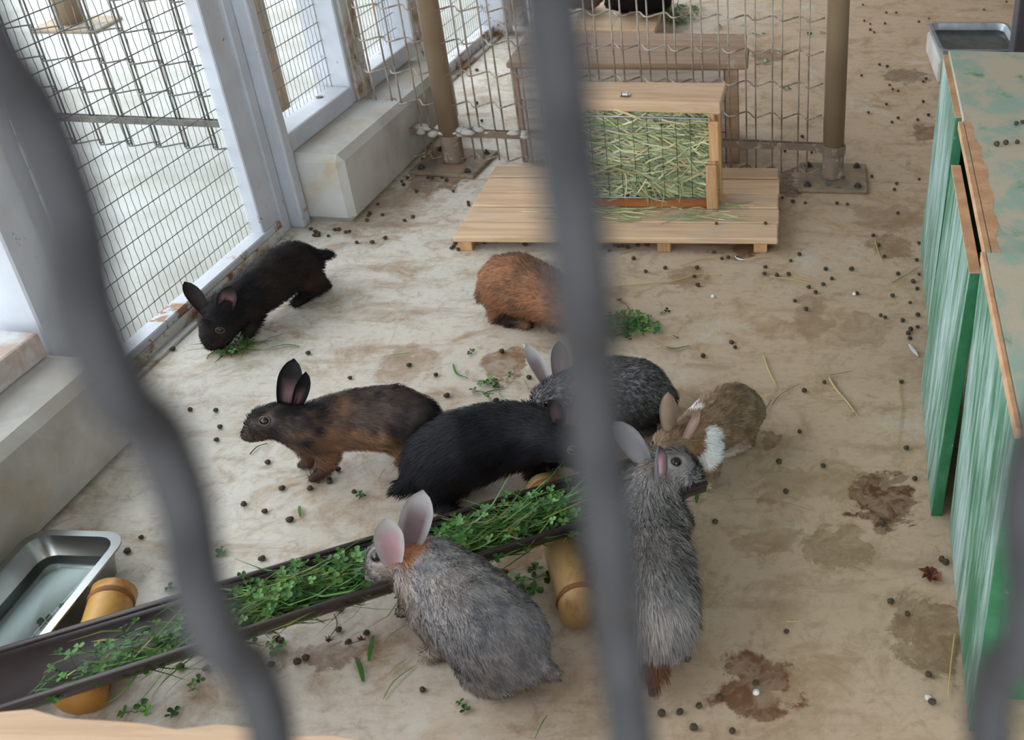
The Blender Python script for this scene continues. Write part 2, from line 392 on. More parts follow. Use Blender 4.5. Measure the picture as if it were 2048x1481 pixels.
part('floor_track', M_RUSTY, wall, lambda b: (b.fbox(WALL, -1.03, -0.09, -0.15, -0.135, 0, 0.008), b.fbox(WALL, -1.03, -0.09, -0.16, -0.148, 0, 0.004)), 0.001)
def fine_mesh(parent, s0, s1, t, z0, z1, pv=0.0215, ph=0.052, zoff=0.079):
    b = MB()
    k = math.ceil((s0) / pv)
    while k * pv < s1:
        s = k * pv
        zs = np.arange(z0, z1 + 0.006, ph / 4)
        wv = 0.0013 * np.array([(0, 1, 0, -1)[i % 4] for i in range(len(zs))]) * (1 if k % 2 else -1)
        b.tube([WALL.p(s + w, t, z) for z, w in zip(zs, wv)], 0.0010, 3, False)
        k += 1
    z = zoff
    while z < z1:
        if z > z0: b.tube([WALL.p(s0, t + 0.002, z), WALL.p(s1, t + 0.002, z)], 0.0013, 4, False)
        z += ph
    return tag(b.build('wire_mesh', M_MESH, parent, tuple(parent.location), True), kind='stuff')
fine_mesh(wall, 0.0, 0.42, -0.205, 0.25, 1.5)
fine_mesh(wall, 0.52, 0.91, -0.205, 0.25, 1.5)
fine_mesh(wall, 0.97, 1.80, -0.205, 0.05, 1.5)
fine_mesh(wall, -2.0, -1.02, -0.205, 0.25, 1.5)
door = empty('door_1', label='white steel mesh gate standing in the gap between the kerbs', kind='structure')
part('gate_stile', M_WHITE, door, lambda b: b.fbox(WALL, -0.178, -0.098, -0.203, -0.165, 0.012, 2.1), 0.003)
part('gate_stile', M_WHITE, door, lambda b: b.fbox(WALL, -0.895, -0.84, -0.203, -0.165, 0.012, 2.1), 0.003)
part('bottom_rail', M_WHITE, door, lambda b: b.fbox(WALL, -0.895, -0.098, -0.20, -0.158, 0.010, 0.05), 0.003)
part('bottom_lip', M_RUSTY, door, lambda b: b.fbox(WALL, -0.89, -0.1, -0.1575, -0.1545, 0.008, 0.032), 0.001)
fine_mesh(door, -0.85, -0.178, -0.2015, 0.045, 2.0)

# ------------------------------------------------------------------ coarse wire fence with brown poles
WA = [-0.573 + 0.0778 * k for k in range(-60, 20)]
def fence(name, x0, x1, label, z1=1.9, zb=0.02, WA=WA, gap=0.028, M_FWIRE=M_FWIRE):
    q0 = np.array([*fl((x0 + x1) / 2), 0])
    f = empty(name, q0, label=label, cat='fence')
    wires = sorted([(x, 1) for x in WA if x0 < x < x1] + [(x + gap, -1) for x in WA if x0 < x + gap < x1])
    proto = None
    for x, sgn in wires:
        p = np.array([*fl(x), 0]) - q0
        if proto is None:
            b = MB(); b.tube([(0, 0, z) for z in (zb, z1)], 0.0028, 6)
            proto = b.build('vertical_wire', M_FWIRE, f, (0, 0, 0), True); proto.location = p
        else:
            copy_part(proto, f, p)
    xs = []; off = []
    for (xa, sa), (xb, sb) in zip(wires[:-1], wires[1:]):
        for t in np.linspace(0, 1, 6, endpoint=False):
            xs.append(xa + (xb - xa) * t); off.append(sa + (sb - sa) * (0.5 - 0.5 * math.cos(math.pi * t)))
    proto = None
    for z in [0.026] + [0.1985 + 0.0955 * k for k in range(int((z1 - 0.2) / 0.0955))]:
        if proto is None:
            b = MB(); b.tube([np.array([*fl(x, 0.016 * o), 0.0025 * o]) - q0 for x, o in zip(xs, off)], 0.0026, 5)
            proto = b.build('horizontal_wire', M_FWIRE, f, (0, 0, 0), True); proto.location = (0, 0, z)
        else:
            copy_part(proto, f, (0, 0, z))
    b = MB()
    for o0, o1, za in ((0.006, 0.010, 0.0), (-0.010, -0.006, 0.0)):
        pa, pb = np.array([*fl(x0), 0]) - q0, np.array([*fl(x1), 0]) - q0
        b.box8([pa + FN * o0 + (0, 0, .095), pb + FN * o0 + (0, 0, .095), pb + FN * o1 + (0, 0, .095), pa + FN * o1 + (0, 0, .095),
                pa + FN * o0 + (0, 0, .116), pb + FN * o0 + (0, 0, .116), pb + FN * o1 + (0, 0, .116), pa + FN * o1 + (0, 0, .116)])
    b.build('flat_bar', M_POLEBASE if gap > .02 else M_OWIRE, f, (0, 0, 0))
    return f, q0
def pole(parent, q0, P, rot, clamp, plate=0.105, r=0.0315, bolts=True):
    c = np.array(P) - q0
    b = MB(); b.lathe(c + (0, 0, 0.08), [(r, 0), (r, 2.25)], 24)
    po = b.build('pole', M_BROWN, parent, (0, 0, 0), True); po['label'] = 'brown painted steel pole'
    b = MB(); b.lathe(c, [(r + 0.006, 0.012), (r + 0.001, 0.02), (r + 0.0008, 0.10)], 24); b.build('pole_foot', M_POLEBASE, po, (0, 0, 0), True)
    fr = Frame(c, rot)
    b = MB(); b.fbox(fr, -plate, plate, -plate, plate, 0.0, 0.012); b.build('base_plate', M_PLATE, po, (0, 0, 0), False, 0.003)
    if bolts:
        for s, t in ((-1, -1), (-1, 1), (1, -1), (1, 1)):
            q = fr.p(s * plate * 0.72, t * plate * 0.72, 0.012)
            b = MB(); b.lathe(q, [(0.013, 0), (0.013, 0.002), (0.0085, 0.002), (0.0085, 0.009), (0.004, 0.009), (0.004, 0.013)], 8); b.build('bolt', M_BOLT, po, (0, 0, 0))
    if clamp:
        b = MB(); b.lathe(c, [(r + 0.002, 0.085), (r + 0.005, 0.087), (r + 0.005, 0.112), (r + 0.002, 0.114)], 24)
        d = -np.array(FD) * (1 if clamp > 0 else -1)
        e = c + d * (r + 0.012)
        b.box8([e + d * s * 0.014 + FN * t * 0.006 + np.array([0, 0, z]) for z in (0.085, 0.114) for s, t in ((-1, -1), (1, -1), (1, 1), (-1, 1))])
        b.build('clamp', M_POLEBASE, po, (0, 0, 0))
    return po
fe, q0 = fence('wire_fence', -1.30, 0.14, 'coarse crimped wire fence on two brown poles behind the hay feeder')
pole(fe, q0, POLE_A - FN * 0.0, 9.0, 0)
pole(fe, q0, POLE_B, 2.0, 1)
b = MB()
for k in range(26):                                   # crust of old droppings and lime on the bar beside the first pole
    x = random.uniform(-1.14, -0.78); p = np.array([*fl(x, random.uniform(-0.02, 0.015)), 0.10 + random.uniform(0, 0.02)]) - q0
    r = random.uniform(0.005, 0.011)
    b.lathe(p, [(r * 1.5, -r * .5), (r * 2, 0), (r, r * 0.8), (r * .2, r)], 7, True, random.uniform(.7, 1.8), 0.8)
tag(b.build('lime_crust', M_CURB, fe, (0, 0, 0), True), kind='stuff')
of, oq = fence('wire_fence', -3.6, -1.62, 'coarse wire fence standing outdoors beyond the mesh gate', 1.6, 0.02, [-4.0 + 0.095 * k for k in range(30)], 0.013, M_OWIRE)
px = on_plane(530, 100, POLE_A, FN)
pole(of, oq, (px[0], px[1], 0), 4, 0, bolts=False)
P = at(146, 50)
op = empty('outdoor_post', P, label='brown post on a grey plate standing far out on the bright ground', cat='post')
b = MB(); b.lathe((0, 0, 0), [(0.05, 0), (0.05, 2.2)], 16); b.build('post', M_BROWN, op, (0, 0, 0), True)
b = MB(); b.box(-0.12, 0.16, -0.11, 0.11, -0.004, 0.012); b.build('foot_slab', M_PLATE, op, (0, 0, 0), False, 0.004)

# wire screen right before the lens
sc = empty('wire_screen', (-0.02, 0.11, 0), label='thick dark crimped wires of the screen nearest the viewer', cat='fence')
SW = [-0.0804 + 0.0573 * k for k in range(-15, 16)]
protos = {}
for i, x in enumerate(SW):
    if i % 2 in protos:
        copy_part(protos[i % 2], sc, (x + 0.02, 0, 0)); continue
    zs = np.arange(0.0, 2.34, 0.0028)
    ph = (1.283 if i % 2 == 0 else 1.2694)
    w = [0.0034 * math.tanh(1.6 * math.sin((z - ph) * 2 * math.pi / 0.044)) for z in zs]
    b = MB(); b.tube([(0.25 * ww, -ww, z) for z, ww in zip(zs, w)], 0.0037, 8)
    protos[i % 2] = b.build('vertical_wire', M_DARKWIRE, sc, (0, 0, 0), True)
    protos[i % 2].location = (x + 0.02, 0, 0)
hw = None
for z in [1.34 - 0.152 * k for k in range(8, -7, -1)]:
    if hw is None:
        b = MB(); b.tube([(x, 0.0058 * math.cos((x - SW[0]) * math.pi / 0.0573), 0) for x in np.arange(SW[0], SW[-1], 0.0057)], 0.0030, 6)
        hw = b.build('horizontal_wire', M_DARKWIRE, sc, (0, 0, 0), True); hw.location = (0.02, 0, z)
    else:
        copy_part(hw, sc, (0.02, 0, z))
for x in (SW[0] - 0.03, SW[-1] + 0.03):
    b = MB(); b.box(x - 0.02, x + 0.02, 0.09, 0.13, 0, 2.35); b.build('frame_post', M_DARKPOST, sc, (-0.02, 0.11, 0), False, 0.003)
#==OBJECTS
# ------------------------------------------------------------------ wooden things
# slatted platform under the hay feeder
pal = empty('slatted_platform', (-0.44, 2.85, 0), label='low platform of pine planks under the hay feeder', cat='platform')
YB = [2.598, 2.698, 2.794, 2.889, 3.0, 3.085]
for i in range(5):
    tl = 0.004 * i
    part('plank', M_PINE, pal, lambda b: b.box(-0.876 + 0.002 * i, -0.008 + 0.003 * (i % 2), YB[i] + 0.0045, YB[i + 1] - 0.0045, 0.030, 0.048 - 0.0015 * (i % 2)), 0.003)
for x in (-0.85, -0.315, -0.055):
    part('bearer', M_PINEV, pal, lambda b: b.box(x - 0.018, x + 0.018, 2.612, 3.06, 0.0, 0.0295), 0.002)

# hay feeder
FX0, FX1, FY, FB = -0.60, -0.168, 2.79, 2.868
hf = empty('hay_feeder', (-0.385, 2.88, 0.048), label='pine box hay feeder with wire front, full of green hay', cat='feeder')
part('back_panel', M_PINE, hf, lambda b: b.box(FX0, FX1, FB, FB + 0.014, 0.0485, 0.36))
for x in (FX0, FX1 - 0.014):
    part('side_panel', M_PINEV, hf, lambda b: b.box8([(x, FY + 0.035, 0.0485), (x + 0.014, FY + 0.035, 0.0485), (x + 0.014, FB - 0.001, 0.0485), (x, FB - 0.001, 0.0485),
                                                      (x, FY + 0.035, 0.335), (x + 0.014, FY + 0.035, 0.335), (x + 0.014, FB - 0.001, 0.36), (x, FB - 0.001, 0.36)]))
part('bottom_rail', M_STAINWOOD, hf, lambda b: b.box(FX0, FX1 - 0.02, FY, FY + 0.02, 0.0485, 0.074))
part('floor_board', M_PINE, hf, lambda b: b.box(FX0 + 0.015, FX1 - 0.015, FY + 0.021, FB - 0.001, 0.0485, 0.058))
lid = part('lid', M_PINE, hf, lambda b: b.box8([(FX0 - 0.01, FY - 0.004, 0.333), (FX1 + 0.004, FY - 0.004, 0.322), (FX1 + 0.018, FB + 0.016, 0.362), (FX0 - 0.01, FB + 0.016, 0.362),
                                                (FX0 - 0.01, FY - 0.004, 0.362), (FX1 + 0.004, FY - 0.004, 0.353), (FX1 + 0.018, FB + 0.016, 0.378), (FX0 - 0.01, FB + 0.016, 0.378)]), 0.004, seg=2)
c = np.array([-0.418, FY + 0.02, 0.364])
b = MB(); b.box(c[0] - .012, c[0] + .012, c[1] - .008, c[1] + .008, c[2], c[2] + .004)
b.tube([c + (-.009, -.004, .004), c + (-.008, -.006, .012), c + (.008, -.006, .012), c + (.009, -.004, .004)], .002, 6)
b.build('latch', M_STEEL, lid, tuple(hf.location))
for (x0, x1, z0, z1) in ((-0.196, -0.168, 0.192, 0.305), (-0.208, -0.175, 0.049, 0.181), (-0.594, -0.556, 0.105, 0.176)):
    part('cleat', M_PINEV, hf, lambda b: b.box(x0, x1, FY - 0.016, FY - 0.001, z0, z1), 0.004)
part('cleat_post', M_PINEV, hf, lambda b: b.box(FX1 - 0.03, FX1 - 0.012, FY + 0.0, FY + 0.034, 0.0745, 0.325))
part('cleat_post', M_PINEV, hf, lambda b: b.box(FX0, FX0 + 0.03, FY + 0.0, FY + 0.034, 0.0745, 0.325))
b = MB()
b.tube([(FX0 + 0.02, FY - .003, 0.318), (-0.192, FY - .003, 0.311), (-0.186, FY - .003, 0.30), (-0.188, FY - .003, 0.19)], 0.0024, 6)
b.tube([(FX0 + 0.02, FY - .003, 0.082), (-0.21, FY - .003, 0.078)], 0.0024, 6)
b.build('wire_frame', M_ALU, hf, tuple(hf.location), True)
for x in np.arange(FX0 + 0.045, -0.22, 0.0385):
    b = MB(); b.tube([(x, FY - .003, 0.08), (x, FY - .003, 0.315)], 0.0009, 5); b.build('front_wire', M_BOLT, hf, tuple(hf.location), True)
for z in (0.13, 0.205, 0.28):
    b = MB(); b.tube([(FX0 + .02, FY - .002, z), (-0.19, FY - .002, z - .003)], 0.0008, 5); b.build('front_wire', M_ALU, hf, tuple(hf.location), True)

def hay_col():
    c = random.choice([(196, 198, 150), (172, 182, 132), (214, 210, 168), (152, 168, 122), (220, 212, 172), (140, 158, 114), (200, 184, 138), (184, 194, 154)])
    k = random.uniform(0.72, 1.12)
    return lin(*[min(255, v * k) for v in c])
def stalk(b, p, d, L, w, col, bend=0.15):
    d = nrm(d); s = nrm(np.cross(d, nrm([random.gauss(0, .3), -1, random.gauss(0.6, .3)])))
    k = np.array([random.gauss(0, 1) for _ in range(3)]) * bend * L
    pts = [p - d * L / 2, p - d * L / 6 + k * .5, p + d * L / 6 + k * .5, p + d * L / 2]
    b.ribbon(pts, [w * .8, w, w, w * .4], s, col)
b = MB()
for k in range(2900):
    layer = random.random() ** 1.5
    p = np.array([random.uniform(FX0 + 0.02, FX1 - 0.03), FY + 0.006 + layer * 0.045, random.uniform(0.078, 0.322)])
    d = np.array([1, random.gauss(0, .12), random.gauss(-0.15, .5)])
    L = random.uniform(0.05, 0.16)
    if abs(d[2]) > .9: L *= .6
    L = min(L, 2 * max(0.03, min(p[0] - FX0 + .01, FX1 - p[0] - .005)))
    stalk(b, p, d, L, random.uniform(0.0010, 0.0030), hay_col(), 0.10)
for k in range(500):
    p = np.array([random.uniform(FX0 + 0.03, FX1 - 0.03), random.uniform(FY + 0.03, FB - 0.02), random.uniform(0.29, 0.328)])
    stalk(b, p, (1, random.gauss(0, .5), random.gauss(0, .1)), 0.06, .0016, hay_col(), .05)
for k in range(34):                                    # wisps pulled out through the wire
    x = random.choice([random.uniform(-0.58, -0.2), random.gauss(-0.38, .02), random.gauss(-0.19, .01)])
    p = np.array([x, FY - 0.008, random.uniform(0.075, 0.12)])
    stalk(b, p, (random.gauss(0.1, .5), -0.16, -1), random.uniform(0.04, .08), .0016, hay_col(), .1)
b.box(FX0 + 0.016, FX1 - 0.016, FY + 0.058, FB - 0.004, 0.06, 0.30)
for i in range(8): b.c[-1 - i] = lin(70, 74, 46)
tag(b.build('hay_fill', M_HAY, None, (-0.385, 2.84, 0.06), False, colors=True), 'green dried hay packed behind the wire of the feeder', 'hay', kind='stuff')
b = MB()
for k in range(170):
    x = random.choice([random.uniform(-0.62, -0.12), random.gauss(-0.53, .05)]); y = random.uniform(2.70, 2.783) if x < -.2 else random.uniform(2.70, 2.84)
    if x > -0.2: x = random.uniform(-0.155, -0.11) if y > 2.78 else x
    stalk(b, np.array([x, y, 0.050 + random.random() * .006]), (1, random.gauss(0, .35), random.gauss(0, .03)), random.uniform(.03, .09), .0014, hay_col(), .06)
tag(b.build('loose_hay', M_HAY, None, (-0.4, 2.75, 0.048), colors=True), 'loose hay wisps fallen on the platform before the feeder', 'hay', kind='stuff')

# long box behind the fence
X0, X1, Y0, Y1 = -0.80, -0.155, 3.225, 3.50
lb = empty('wooden_shelter', ((X0 + X1) / 2, 3.38, 0), label='old low wooden shelter box with a plank roof behind the fence', cat='shelter')
for i in range(3):
    part('front_board', M_WHITEWOOD, lb, lambda b: b.box(X0, X1 - 0.02, Y0 + 0.002 * (i % 2), Y0 + 0.02, 0.002 + i * 0.1005, 0.002 + i * 0.1005 + 0.098), 0.003)
part('back_board', M_WHITEWOOD, lb, lambda b: b.box(X0, X1 - 0.02, Y1 - 0.02, Y1, 0.002, 0.3035))
part('corner_post', M_OLDWOOD, lb, lambda b: b.box(X1 - 0.018, X1 + 0.022, Y0 + 0.0, Y0 + 0.04, 0, 0.3035))
part('corner_post', M_OLDWOOD, lb, lambda b: b.box(X0 - 0.022, X0 - 0.002, Y0 + 0.0, Y0 + 0.04, 0, 0.3035))
part('side_board', M_OLDWOOD, lb, lambda b: b.box(X1 - 0.018, X1 + 0.012, Y0 + 0.042, Y1 - 0.021, 0.01, 0.3035))
part('roof_plank', M_OLDWOOD, lb, lambda b: b.box(X0 - 0.03, X1 + 0.052, Y0 - 0.01, 3.385, 0.304, 0.322), 0.004)
part('roof_plank', M_OLDWOOD, lb, lambda b: b.box(X0 - 0.03, X1 + 0.04, 3.388, Y1 + 0.03, 0.304, 0.322), 0.004)

# slatted ramp further back
rp = empty('slatted_ramp', (-0.7, 4.6, 0), label='small ramp of pale slats behind the wooden shelter', cat='ramp')
RY = at(1236, 60, 0.118)[1]
for k in range(4):
    q = at(1160 + 43 * k, 60, 0.118); x = q[0]
    part('slat', M_PINE, rp, lambda b: b.box(x - .047, x + .041, RY, RY + .85, .10, .118), 0.003)
for y in (RY + .05, RY + .7):
    part('bearer', M_OLDWOOD, rp, lambda b: b.box(at(1150, 60, .118)[0], at(1306, 60, .118)[0], y, y + .04, 0, .0995), 0.003)

# ------------------------------------------------------------------ green huts
def hut_panel(parent, s0, s1, t_bot, t_top, z0, z1, th=0.018):
    b = MB()
    b.box8([HUT.p(s, t, z) for z, tt in ((z0, t_bot), (z1, t_top)) for s, t in ((s0, tt), (s0, tt + th), (s1, tt + th), (s1, tt))])
    return b.build('side_panel', M_HUT, parent, tuple(parent.location), False, 0.0015)
base = HUT.p(0.23, 0.2, 0)
h1 = empty('plywood_hut', base, label='worn green plywood hut with a slit beside its neighbour, closest to the wire screen', cat='hut')
hut_panel(h1, 0.0, 0.457, 0.0, 0.0, 0.0, 0.552)
part('edge_strip', M_HUTEDGE, h1, lambda b: b.fbox(HUT, -0.0025, -0.0003, 0.0, 0.0185, 0.0, 0.552), 0.0005)
part('edge_strip', M_HUTEDGE, h1, lambda b: b.fbox(HUT, 0.4573, 0.4595, 0.0, 0.0185, 0.0, 0.552), 0.0005)
part('back_panel', M_HUT, h1, lambda b: b.fbox(HUT, 0.0, 0.457, 0.55, 0.568, 0, 0.552))
part('end_panel', M_HUTEDGE, h1, lambda b: b.fbox(HUT, 0.06, 0.078, 0.0195, 0.549, 0, 0.552))
part('end_panel', M_HUTEDGE, h1, lambda b: b.fbox(HUT, 0.437, 0.455, 0.0195, 0.549, 0, 0.552))
part('roof_board', M_HUTTOP, h1, lambda b: b.fbox(HUT, -0.004, 0.462, 0.006, 0.58, 0.5525, 0.568), 0.002)
part('roof_edge', M_RAWEDGE, h1, lambda b: b.fbox(HUT, -0.005, 0.463, -0.002, 0.0055, 0.5525, 0.5685), 0.001)
base = HUT.p(1.03, 0.2, 0)
h2 = empty('plywood_hut', base, label='longer green plywood hut with two loose side panels and droppings on its roof', cat='hut')
hut_panel(h2, 0.487, 0.93, -0.032, -0.012, 0.0, 0.515)
part('edge_strip', M_HUTEDGE, h2, lambda b: b.box8([HUT.p(s, t, z) for z, tt in ((0, -0.032), (0.515, -0.012)) for s, t in ((0.484, tt), (0.484, tt + .02), (0.4868, tt + .02), (0.4868, tt))]), 0.0005)
part('top_edge', M_RAWEDGE, h2, lambda b: b.fbox(HUT, 0.487, 0.93, -0.013, 0.006, 0.5155, 0.5175), 0.0005)
hut_panel(h2, 1.165, 1.60, -0.004, 0.012, 0.0, 0.526)
part('edge_strip', M_HUTEDGE, h2, lambda b: b.box8([HUT.p(s, t, z) for z, tt in ((0, -0.004), (0.526, 0.012)) for s, t in ((1.162, tt), (1.162, tt + .02), (1.1648, tt + .02), (1.1648, tt))]), 0.0005)
part('top_edge', M_RAWEDGE, h2, lambda b: b.fbox(HUT, 1.165, 1.60, 0.010, 0.030, 0.5265, 0.5285), 0.0005)
part('roof_board', M_HUTTOP, h2, lambda b: b.fbox(HUT, 0.50, 1.61, 0.0245, 0.62, 0.518, 0.536), 0.002)
part('roof_edge', M_RAWEDGE, h2, lambda b: b.fbox(HUT, 0.499, 1.12, 0.013, 0.024, 0.519, 0.5365), 0.001)
part('bare_patch', M_RAWEDGE, h2, lambda b: b.add([HUT.p(s, t, 0.5364) for s, t in [(0.51, .025)] + [(1.13, .025)] + [(1.125 - .0061 * k, 0.036 + 0.012 * math.sin(k * .031) + 0.003 * math.sin(k * .33) + 0.0015 * math.sin(k * 1.1)) for k in range(100)]], [tuple(range(102))]), 0)
part('back_panel', M_HUT, h2, lambda b: b.fbox(HUT, 0.50, 1.60, 0.6, 0.618, 0, 0.517))
part('end_panel', M_HUTEDGE, h2, lambda b: b.fbox(HUT, 0.52, 0.538, 0.03, 0.599, 0, 0.517))
part('end_panel', M_HUTEDGE, h2, lambda b: b.fbox(HUT, 1.575, 1.593, 0.034, 0.599, 0, 0.517))
part('inner_wall', M_HUTEDGE, h2, lambda b: b.fbox(HUT, 0.54, 1.573, 0.3, 0.318, 0, 0.517))

# bare plywood box just inside the screen, lower left
fb = empty('plywood_box', (-0.6, 0.5, 0), label='bare plywood box with a frayed edge just inside the screen', cat='box')
ed = [(-1.12 + 0.04 * k, 0.722 - 0.075 * (0.04 * k - 0.33) + 0.004 * math.sin(k * 2.3) + 0.003 * math.sin(k * 5.1)) for k in range(27)]
b = MB(); n = len(ed)
top = [(x, y, 0.45) for x, y in ed] + [(x, 0.3, 0.45) for x, y in ed]; bot = [(x, y, 0.432) for x, y, z in top]
b.add(top + bot, [(i, i + n, i + n + 1, i + 1) for i in range(n - 1)] + [(2 * n + i, 2 * n + i + 1, 3 * n + i + 1, 3 * n + i) for i in range(n - 1)]
      + [(i, i + 1, 2 * n + i + 1, 2 * n + i) for i in range(n - 1)] + [(n + i, 3 * n + i, 3 * n + i + 1, n + i + 1) for i in range(n - 1)] + [(0, 2 * n, 3 * n, n), (n - 1, 2 * n - 1, 4 * n - 1, 3 * n - 1)])
b.build('top_board', M_PLY, fb, tuple(fb.location), False, 0.002)
part('side_panel', M_PLY, fb, lambda b: b.box(-1.1, -0.1, 0.62, 0.638, 0, 0.4315))
part('side_panel', M_PLY, fb, lambda b: b.box(-1.1, -0.1, 0.31, 0.328, 0, 0.4315))
part('end_panel', M_PLY, fb, lambda b: b.box(-1.1, -1.082, 0.3285, 0.6195, 0, 0.4315))
part('end_panel', M_PLY, fb, lambda b: b.box(-0.118, -0.1, 0.3285, 0.6195, 0, 0.4315))

# ------------------------------------------------------------------ feeding trough on bamboo
TZ = 0.120
TA = at(0, 1301, TZ); TU = nrm(at(963, 1011, TZ) - TA); TNn = np.array([TU[1], -TU[0], 0]); TW = 0.121
T0, T1 = -0.16, 1.085
def tp(s, t, z): return TA + TU * s + TNn * t + np.array([0, 0, z - TZ])
b = MB(); prof = []
for k in range(13):
    a = math.pi * k / 12
    prof.append((TW / 2 - TW / 2 * math.cos(a), TZ - 0.052 * math.sin(a)))
inner = [(TW / 2 - (TW / 2 - .003) * math.cos(math.pi * k / 12), TZ - 0.049 * math.sin(math.pi * k / 12)) for k in range(13)]
ring = prof + inner[::-1]; n = len(ring)
b.add([tp(s, t, z) for s in (T0, T1) for t, z in ring], [(k, (k + 1) % n, n + (k + 1) % n, n + k) for k in range(n)]
      + [(k, n - 1 - k, n - 2 - k, k + 1) for k in range(12)] + [(n + k, n + k + 1, 2 * n - 2 - k, 2 * n - 1 - k) for k in range(12)])
tb = tp(0.45, TW / 2, 0.0)
tr = empty('feed_trough', tb, label='long dark brown half-pipe feed trough filled with fresh greens', cat='trough')
b.build('gutter', M_TROUGH, tr, tb, True)
for t in (0.0, TW):
    b = MB(); b.tube([tp(T0, t, TZ), tp(T1, t, TZ)], 0.0048, 8); b.build('rim_bead', M_TROUGH, tr, tb, True)
def bamboo(name, P0, P1, r, m, label):
    P0, P1 = np.array(P0, float), np.array(P1, float); d = nrm(P1 - P0); L = np.linalg.norm(P1 - P0)
    q = empty(name, (P0 + P1) / 2 - (0, 0, r), label=label, cat='bamboo', group=None)
    b = MB(); ss = np.linspace(0, L, 15)
    b.tube([P0 + d * s for s in ss], [r * (1.05 if (i in (0, 14)) else 1 - 0.05 * math.sin(math.pi * i / 14)) for i in range(15)], 20)
    b.build('culm', m, q, tuple(q.location), True)
    for s in (0.022, L - 0.03):
        b = MB(); b.tube([P0 + d * (s - .006), P0 + d * (s - .002), P0 + d * (s + .002), P0 + d * (s + .006)], [r * 1.0, r * 1.05, r * 1.05, r * 1.0], 20); b.build('node_ring', M_NODE, q, tuple(q.location), True)
    return q
bamboo('bamboo_support', at(228, 1187, 0.034) * (1, 1, 0) + (0, 0, 0.034), at(160, 1398, 0.034), 0.034, M_BAMBOO, 'amber bamboo piece under the trough beside the steel water pan')
e = at(1162, 1225, 0.034); s_ = nrm(at(1118, 1075, 0.034) - e)
bamboo('bamboo_support', e + s_ * 0.34, e, 0.034, M_BAMBOO2, 'pale bamboo piece under the trough between two grey rabbits')

# ------------------------------------------------------------------ pans
def pan(name, c, hx, hy, h, rot, lab, m, wz, rim=0.008, base_z=0.0, rc=0.03):
    ca, sa = math.cos(rot), math.sin(rot)
    def loop(ex, ey, z, r):
        pts = []
        for k, (sx, sy) in enumerate(((1, 1), (-1, 1), (-1, -1), (1, -1))):
            for j in range(5):
                a = math.pi / 2 * k + math.pi / 2 * j / 4
                x, y = sx * (ex - r) + r * math.cos(a), sy * (ey - r) + r * math.sin(a)
                pts.append((c[0] + ca * x - sa * y, c[1] + sa * x + ca * y, base_z + z))
        return pts
    rings = [loop(hx - .014, hy - .014, 0.0, rc * .8), loop(hx - .004, hy - .004, h - .004, rc), loop(hx + rim, hy + rim, h - .004, rc + rim), loop(hx + rim, hy + rim, h, rc + rim),
             loop(hx - .006, hy - .006, h, rc), loop(hx - .016, hy - .016, 0.008, rc * .8), loop(hx - .024, hy - .024, 0.0022, rc * .7)]
    b = MB(); vs = [p for r in rings for p in r]; n = 20
    fs = [(i * n + k, i * n + (k + 1) % n, (i + 1) * n + (k + 1) % n, (i + 1) * n + k) for i in range(len(rings) - 1) for k in range(n)]
    fs += [tuple(range(n))[::-1], tuple(6 * n + k for k in range(n))]
    b.add(vs, fs)
    q = empty(name, (c[0], c[1], base_z), label=lab, cat='pan')
    b.build('pan_body', m, q, tuple(q.location), True).modifiers.new('e', 'EDGE_SPLIT').split_angle = math.radians(50)
    b = MB(); b.add(loop(hx - .0115, hy - .0115, wz, rc * .85), [tuple(range(20))]); b.build('water', M_WATER, q, tuple(q.location))
    return q
p1 = pan('water_pan', (-1.229, 1.235), 0.080, 0.178, 0.062, math.radians(-2), 'stainless steel pan of water between the kerb and the trough', M_STEEL, 0.022)
b = MB(); b.box(0.585, 0.92, 4.0, 4.4, 0, 0.085)
blk = tag(b.build('concrete_block', M_CURB, None, (0.75, 4.2, 0), False, 0.008), 'pale concrete block beneath the dented metal pan', 'block')
p2 = pan('water_pan', (0.738, 4.165), 0.152, 0.178, 0.05, 0.02, 'dented grey metal pan of water beyond the green huts', M_ALU, 0.024, 0.008, 0.085)
cx_ = on_plane(2034, 50, (0, 3.85, 0), np.array([0, 1.0, 0]))[0]
b = MB(); b.box(cx_, cx_ + 0.09, 3.85, 3.94, 0, 2.3)
tag(b.build('steel_column', M_DARKPOST, None, (cx_ + .045, 3.89, 0), False, 0.004), 'dark grey steel column beside the dented metal pan', 'column')
#==PLANTS
# ------------------------------------------------------------------ greens
GREENS = [(70, 120, 46), (54, 100, 38), (92, 142, 62), (44, 86, 36), (110, 158, 84), (80, 130, 58)]
STRAW = [(150, 152, 84), (172, 160, 104), (128, 140, 70)]
def gcol(pal=GREENS):
    c = random.choice(pal); k = random.uniform(.8, 1.12)
    return lin(*[min(255, v * k) for v in c])
def leaflet(b, p, d, up, L, col):
    d = nrm(d); s = nrm(np.cross(d, up)); u = np.cross(s, d)
    pts = [p, p + d * L * .35 + s * L * .36 + u * L * .07, p + d * L * .8 + s * L * .42 + u * L * .1, p + d * L, p + d * L * .8 - s * L * .42 + u * L * .1, p + d * L * .35 - s * L * .36 + u * L * .07, p + d * L * .55]
    b.add(pts, [(0, 1, 6), (1, 2, 6), (2, 3, 6), (3, 4, 6), (4, 5, 6), (5, 0, 6)], col)
